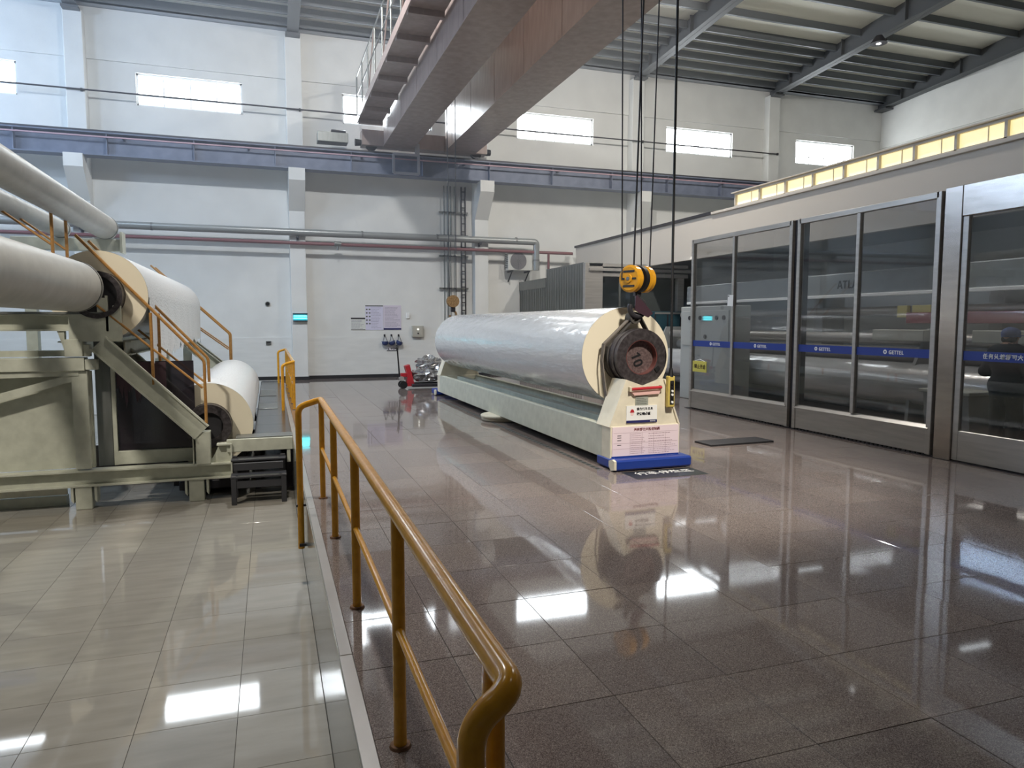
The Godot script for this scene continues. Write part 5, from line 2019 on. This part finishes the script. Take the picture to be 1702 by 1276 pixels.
func small_things():
	# lettered floor mat in front of the stand
	var t = thing("floor_sticker", "black floor sticker with white lettering at the stand's blue foot", "floor sticker", V(4.15, 0, -6.9))
	var s = mb()
	bevel(s, V(3.72, 0.0005, -7.1), V(4.62, 0.003, -6.72), 0.0006)
	fin(s, "sheet", mat("sticker", [44, 46, 44], 0.35), t)
	s = mb()
	hanzi(s, "行车停放区", Transform3D(Basis(V(1, 0, 0), V(0, 0, -1), V(0, 1, 0)), V(3.84, 0.0035, -7.03)), 0.12, 0.025, 0.016, 0.001)
	fin(s, "lettering", mats.white, t)
	t = thing("steel_plate", "flat black plate lying on the granite before the glass partition", "plate", V(6.2, 0, -8.43))
	s = mb()
	var bs = Basis(V(0, 1, 0), 0.03)
	box(s, V(6.2, 0.012, -8.43), V(1.06, 0.024, 0.38), bs)
	fin(s, "plate", mats.rubber, t)
	# round pads under the stand
	for k in 2:
		t = thing("round_pad", "round cream pad under the film stand, %s" % ["the lower one of a pair", "resting on the lower one"][k], "pad", V(3.82, 0.055 * k, -11.75), "round pads under the stand")
		s = mb()
		var c = V(3.84 - 0.03 * k, 0.055 * k + 0.001, -11.78 + 0.04 * k)
		cyl(s, c, c + V(0, 0.012, 0), 0.35, 0.37, 40)
		cyl(s, c + V(0, 0.012, 0), c + V(0, 0.042, 0), 0.37, -1.0, 40)
		cyl(s, c + V(0, 0.042, 0), c + V(0, 0.054, 0), 0.37, 0.35, 40)
		fin(s, "pad", mats.cream_face, t)
	# slotted drain beside the stand
	t = thing("floor_drain", "row of dark drain slots in the granite beside the film stand", "drain", V(3.57, 0, -10))
	s = mb()
	span(s, V(3.535, 0.0, -7.3), V(3.6, 0.0012, -15.4))
	fin(s, "cover", mats.dull_steel, t)
	for i in 66:
		s = mb()
		box(s, V(3.567, 0.0013, -7.4 - i * 0.12), V(0.05, 0.0012, 0.05))
		fin(s, "slot", mats.black, t)
	# pallet truck
	t = thing("pallet_truck", "red pallet truck with a black handle by the back wall", "pallet truck", V(3.4, 0, -18.3))
	s = mb()
	cyl(s, V(3.17, 0.3, -18.35), V(3.12, 1.03, -18.35), 0.02, -1.0, 10)
	fin(s, "handle_shaft", mats.black, t)
	s = mb()
	tube(s, round_off([V(3.12, 1.0, -18.45), V(3.11, 1.12, -18.45), V(3.11, 1.12, -18.25), V(3.12, 1.0, -18.25), V(3.12, 1.0, -18.45)], 0.03), 0.014, 8)
	fin(s, "handle_loop", mats.black, t)
	s = mb()
	prism(s, [Vector2(3.34, 0.06), Vector2(3.55, 0.06), Vector2(3.47, 0.38), Vector2(3.42, 0.62), Vector2(3.3, 0.58), Vector2(3.36, 0.36)], Transform3D(Basis(), V(0, 0, -18.48)), 0.26)
	bevel(s, V(3.2, 0.3, -18.42), V(3.38, 0.4, -18.28), 0.01)
	fin(s, "pump_body", mats.red, t)
	s = mb()
	cyl(s, V(3.22, 0.26, -18.44), V(3.22, 0.26, -18.26), 0.06, -1.0, 14)
	fin(s, "pivot", mats.steel, t)
	for z in [-18.46, -18.24]:
		s = mb()
		cyl(s, V(3.25, 0.1, z - 0.035), V(3.25, 0.1, z + 0.035), 0.1, -1.0, 20)
		fin(s, "wheel", mats.black, t)
	for z in [-18.62, -18.12]:
		s = mb()
		bevel(s, V(3.45, 0.05, z - 0.08), V(4.6, 0.13, z + 0.08), 0.01)
		fin(s, "fork", mats.dark_steel, t)
		s = mb()
		cyl(s, V(4.45, 0.042, z - 0.05), V(4.45, 0.042, z + 0.05), 0.042, -1.0, 14)
		fin(s, "fork_wheel", mats.black, t)
	var foil = mat("foil", [196, 196, 196], 0.16, 0.75)
	var q = [[V(3.85, 0.36, -18.35), 0.28, V(1.2, 0.8, 1.0), "crumpled silver film scrap, the lowest bundle on the pallet truck"], [V(3.98, 0.62, -18.4), 0.26, V(1.2, 0.75, 0.9), "crumpled silver film scrap heaped on top of another bundle"], [V(4.28, 0.4, -18.3), 0.27, V(0.9, 0.9, 1.0), "crumpled silver film scrap close behind the film stand"]]
	for i in 3:
		t = thing("film_scrap", q[i][3], "film scrap", q[i][0] - V(0, 0.2, 0), "crumpled film on the pallet truck")
		fin(crumple(q[i][0], q[i][1], 120 + i, q[i][2]), "film", foil, t)
	# yellow sign and paper tag on the glass
	t = thing("yellow_sign", "yellow warning sign hanging on the end glass panel", "sign", V(GX, 0.75, -11.8))
	s = mb()
	bevel(s, V(GX - 0.045, 0.745, -12.06), V(GX - 0.03, 0.955, -11.6), 0.003)
	fin(s, "plate", mat("sign_yellow", [206, 194, 88], 0.5), t)
	s = mb()
	hanzi(s, "禁止开启", Transform3D(HALL, V(GX - 0.046, 0.89, -11.99)), 0.075, 0.02, 0.012)
	fin(s, "lettering", mat("sign_ink", [70, 50, 20], 0.6), t)
	s = mb()
	tube(s, [V(GX - 0.04, 0.955, -12.0), V(GX - 0.03, 0.99, -11.83), V(GX - 0.04, 0.955, -11.66)], 0.006, 6)
	fin(s, "cord", mats.white, t)
	t = thing("paper_tag", "small white paper tag on the steel mullion of the end panel", "paper", V(GX, 1.98, -10.88))
	s = mb()
	box(s, V(GX - 0.045, 2.09, -10.9), V(0.003, 0.2, 0.16), Basis(V(1, 0, 0), 0.06))
	fin(s, "sheet", mats.white, t)
	s = mb()
	box(s, V(GX - 0.048, 2.17, -10.95), V(0.003, 0.02, 0.03))
	fin(s, "clip", mats.ink, t)
	# things inside the enclosure
	t = thing("waste_bin", "pale square bin on the floor left of the worker", "bin", V(9.25, 0, -7.3))
	s = mb()
	prism(s, [Vector2(8.98, 0.0), Vector2(9.42, 0.0), Vector2(9.5, 0.72), Vector2(8.9, 0.72)], Transform3D(Basis(), V(0, 0, -7.75)), 0.7)
	fin(s, "body", mat("bin", [168, 166, 160], 0.5), t)
	s = mb()
	bevel(s, V(8.86, 0.7, -7.8), V(9.54, 0.75, -7.0), 0.01)
	fin(s, "rim", mats.box_pale, t)
	t = thing("side_cart", "white panelled cart on the floor right of the worker", "cart", V(9.2, 0, -5.75))
	s = mb()
	bevel(s, V(8.95, 0.1, -6.02), V(9.5, 0.86, -5.3), 0.012)
	fin(s, "body", mats.box_pale, t)
	s = mb()
	bevel(s, V(8.92, 0.86, -6.05), V(9.53, 0.9, -5.27), 0.008)
	fin(s, "top", mats.dull_steel, t)
	for z in [-5.95, -5.4]:
		s = mb()
		cyl(s, V(9.02, 0.05, z), V(9.08, 0.05, z), 0.05, -1.0, 14)
		cyl(s, V(9.38, 0.05, z), V(9.44, 0.05, z), 0.05, -1.0, 14)
		fin(s, "castor", mats.black, t)
	for k in 4:
		t = thing("film_strip", "bright strip of trimmed film lying on the enclosure floor", "film strip", V(8.6, 0, -9.5 + k * 0.7), "trimmed film strips on the enclosure floor")
		s = mb()
		var a = V(8.35 + 0.12 * k, 0.02, -10.2 + k * 0.75)
		ribbon(s, [a, a + V(0.2, 0.03, 0.3), a + V(0.3, 0.02, 0.7), a + V(0.5, 0.04, 1.0)], V(0.03, 0.02, 0.0), 0.004)
		fin(s, "film", foil, t)

# ------------------------------------------------------------------ worker
func cap_d(p, b):       # distance to a tapered capsule
	var ba = b[1] - b[0]
	var h = clampf((p - b[0]).dot(ba) / ba.length_squared(), 0.0, 1.0)
	var q = p - b[0] - ba * h
	if b.size() > 4:
		q = q / b[4]
		return (q.length() - lerpf(b[2], b[3], h)) * minf(b[4].x, minf(b[4].y, b[4].z))
	return q.length() - lerpf(b[2], b[3], h)

func field(p, bones, k):
	var d = 1e9
	for b in bones:
		var e = cap_d(p, b)
		var h = clampf(0.5 + 0.5 * (d - e) / k, 0.0, 1.0)
		d = lerpf(d, e, h) - k * h * (1.0 - h)
	return d

func nets(st, bones, cell, k, keep):     # surface nets of a smooth union of bones
	var lo = V(1e9, 1e9, 1e9); var hi = -lo
	for b in bones:
		var r = maxf(b[2], b[3]) * (1.5 if b.size() > 4 else 1.0) + cell * 2.0
		for e in 2:
			lo = lo.min(b[e] - V(r, r, r)); hi = hi.max(b[e] + V(r, r, r))
	var n = Vector3i(((hi - lo) / cell).ceil()) + Vector3i(2, 2, 2)
	var val = PackedFloat32Array()
	val.resize(n.x * n.y * n.z)
	for z in n.z:
		for y in n.y:
			for x in n.x:
				val[(z * n.y + y) * n.x + x] = field(lo + V(x, y, z) * cell, bones, k)
	var vid = {}
	var pos = {}
	for z in n.z - 1:
		for y in n.y - 1:
			for x in n.x - 1:
				var sum = Vector3(); var cnt = 0
				var c8 = []
				for i in 8:
					c8.append(val[((z + (i >> 2)) * n.y + y + ((i >> 1) & 1)) * n.x + x + (i & 1)])
				for e in [[0, 1], [2, 3], [4, 5], [6, 7], [0, 2], [1, 3], [4, 6], [5, 7], [0, 4], [1, 5], [2, 6], [3, 7]]:
					var a = c8[e[0]]; var b = c8[e[1]]
					if (a < 0.0) != (b < 0.0):
						var f = a / (a - b)
						var pa = V(e[0] & 1, (e[0] >> 1) & 1, e[0] >> 2); var pb = V(e[1] & 1, (e[1] >> 1) & 1, e[1] >> 2)
						sum += pa.lerp(pb, f); cnt += 1
				if cnt:
					pos[(z * n.y + y) * n.x + x] = lo + (V(x, y, z) + sum / cnt) * cell
	st.set_smooth_group(1)
	for z in range(1, n.z - 1):
		for y in range(1, n.y - 1):
			for x in range(1, n.x - 1):
				var i = (z * n.y + y) * n.x + x
				var a = val[i]
				for ax in 3:
					var st2 = [1, n.x, n.x * n.y][ax]
					var b = val[i + st2]
					if (a < 0.0) == (b < 0.0):
						continue
					var u = [n.x, n.x * n.y, 1][ax]; var v = [n.x * n.y, 1, n.x][ax]
					var ids = [i, i - u, i - u - v, i - v]
					if not (pos.has(ids[0]) and pos.has(ids[1]) and pos.has(ids[2]) and pos.has(ids[3])):
						continue
					var p = [pos[ids[0]], pos[ids[1]], pos[ids[2]], pos[ids[3]]]
					if not keep.call((p[0] + p[2]) * 0.5):
						continue
					var nn = Vector3(); nn[ax] = 1.0 if a < 0.0 else -1.0
					quad(st, p[0], p[1], p[2], p[3], nn)

func worker():
	var o = V(8.86, 0, -6.5)
	var t = thing("person", "person in dark work clothes and a blue cap standing behind the glass", "person", o)
	# local frame: the person looks along +x, the left hand is at -z
	var g = func(x, y, z): return o + V(x, y, z)
	var body = [
		[g.call(0.0, 0.9, -0.09), g.call(0.0, 0.9, 0.09), 0.135, 0.135],
		[g.call(0.0, 0.95, 0), g.call(-0.01, 1.2, 0), 0.15, 0.165, V(0.78, 1, 1.15)],
		[g.call(-0.01, 1.2, 0), g.call(0.0, 1.3, 0), 0.165, 0.15, V(0.8, 1, 1.2)],
		[g.call(-0.01, 1.325, -0.15), g.call(-0.01, 1.325, 0.15), 0.075, 0.075],
		[g.call(0.0, 1.33, 0), g.call(0.02, 1.43, 0), 0.062, 0.055],
	]
	for sg in [-1.0, 1.0]:
		body.append([g.call(-0.01, 1.31, 0.19 * sg), g.call(-0.03, 1.06, 0.29 * sg), 0.072, 0.06])
		body.append([g.call(-0.03, 1.06, 0.29 * sg), g.call(0.24, 1.02, 0.17 * sg), 0.058, 0.04])
		body.append([g.call(0.0, 0.88, 0.1 * sg), g.call(0.015, 0.48, 0.11 * sg), 0.11, 0.085])
		body.append([g.call(0.015, 0.48, 0.11 * sg), g.call(-0.02, 0.1, 0.115 * sg), 0.085, 0.07])
		body.append([g.call(-0.03, 0.045, 0.115 * sg), g.call(0.14, 0.04, 0.13 * sg), 0.045, 0.04])
	var layers = [["jacket", func(p): return p.y > 0.8 and p.y < 1.425 + o.y and p.x - o.x < 0.2, mat("jacket", [34, 38, 46], 0.85)], ["trousers", func(p): return p.y <= 0.8 and p.y > 0.085, mat("trousers", [40, 40, 40], 0.85)], ["shoes", func(p): return p.y <= 0.085, mats.black], ["skin", func(p): return p.y > 0.8 and (p.y >= 1.425 or p.x - o.x >= 0.2), mat("skin", [190, 146, 122], 0.55)]]
	var me = ArrayMesh.new()
	for l in layers:
		var st = mb()
		nets(st, body, 0.024, 0.05, l[1])
		if l[0] == "skin":
			# head with brow, nose, chin and ears
			var hc = g.call(0.035, 1.5, 0)
			var head = [[hc + V(-0.015, 0.035, 0), hc + V(0.0, 0.03, 0), 0.092, 0.09, V(1.05, 1.08, 0.86)], [hc + V(0.025, -0.03, 0), hc + V(0.04, -0.065, 0), 0.065, 0.045], [hc + V(0.09, 0.02, 0), hc + V(0.105, -0.015, 0), 0.012, 0.016], [hc + V(0.08, 0.035, -0.035), hc + V(0.08, 0.035, 0.035), 0.014, 0.014], [hc + V(0.085, -0.055, -0.02), hc + V(0.085, -0.055, 0.02), 0.01, 0.01], [hc + V(0.0, 0.02, -0.082), hc + V(-0.005, -0.01, -0.082), 0.018, 0.014], [hc + V(0.0, 0.02, 0.082), hc + V(-0.005, -0.01, 0.082), 0.018, 0.014]]
			nets(st, head, 0.008, 0.015, func(_p): return true)
			for sg in [-1.0, 1.0]:
				var w = g.call(0.24, 1.02, 0.17 * sg)
				var hand = [[w, w + V(0.06, -0.01, -0.012 * sg), 0.034, 0.036]]
				for f in 4:
					var k0 = w + V(0.075, -0.012, (-0.036 + f * 0.022) * sg - 0.012 * sg)
					var ln = [0.034, 0.04, 0.037, 0.029][f]
					hand.append([k0 - V(0.03, 0, 0), k0, 0.013, 0.011])
					hand.append([k0, k0 + V(ln, -0.012, 0), 0.0105, 0.0095])
					hand.append([k0 + V(ln, -0.012, 0), k0 + V(ln * 1.35, -0.04, 0), 0.0095, 0.008])
				var th = w + V(0.025, 0.0, -0.035 * sg)
				hand.append([th, th + V(0.03, -0.015, -0.022 * sg), 0.014, 0.011])
				hand.append([th + V(0.03, -0.015, -0.022 * sg), th + V(0.06, -0.03, -0.022 * sg), 0.011, 0.009])
				nets(st, hand, 0.006, 0.006, func(_p): return true)
		st.generate_normals()
		st.index()
		st.commit(me)
		me.surface_set_material(me.get_surface_count() - 1, l[2])
	var bo = MeshInstance3D.new()
	bo.mesh = me
	bo.name = "body"
	t.add_child(bo, true)
	bo.position = -o
	# cap, hair and eyes
	var hc = g.call(0.035, 1.52, 0)
	var s = mb()
	nets(s, [[hc + V(-0.02, 0.03, 0), hc + V(0.0, 0.03, 0), 0.104, 0.1, V(1.08, 0.82, 0.95)]], 0.01, 0.01, func(p): return p.y > hc.y - 0.01)
	ring(s, hc + V(-0.01, -0.012, 0), hc + V(-0.01, 0.022, 0), 0.106, 0.094, 28)
	var cp = fin(s, "cap", mat("cap_blue", [62, 92, 158], 0.8), t)
	s = mb()
	prism(s, [Vector2(0.06, -0.09), Vector2(0.13, -0.07), Vector2(0.165, 0.0), Vector2(0.13, 0.07), Vector2(0.06, 0.09)], Transform3D(Basis(V(1, 0, 0), V(0, 0, 1), V(0, -1, 0)), hc + V(0, 0.01, 0)), 0.008)
	fin(s, "peak", mats.cap_blue, cp)
	s = mb()
	nets(s, [[hc + V(-0.045, -0.035, -0.04), hc + V(-0.045, -0.035, 0.04), 0.052, 0.052]], 0.01, 0.01, func(p): return p.x - o.x < 0.03)
	fin(s, "hair", mat("hair", [26, 22, 22], 0.8), t)
	s = mb()
	for sg in [-1.0, 1.0]:
		cyl(s, hc + V(0.098, -0.015, 0.034 * sg), hc + V(0.104, -0.015, 0.034 * sg), 0.008, -1.0, 10)
	fin(s, "eyes", mats.black, t)
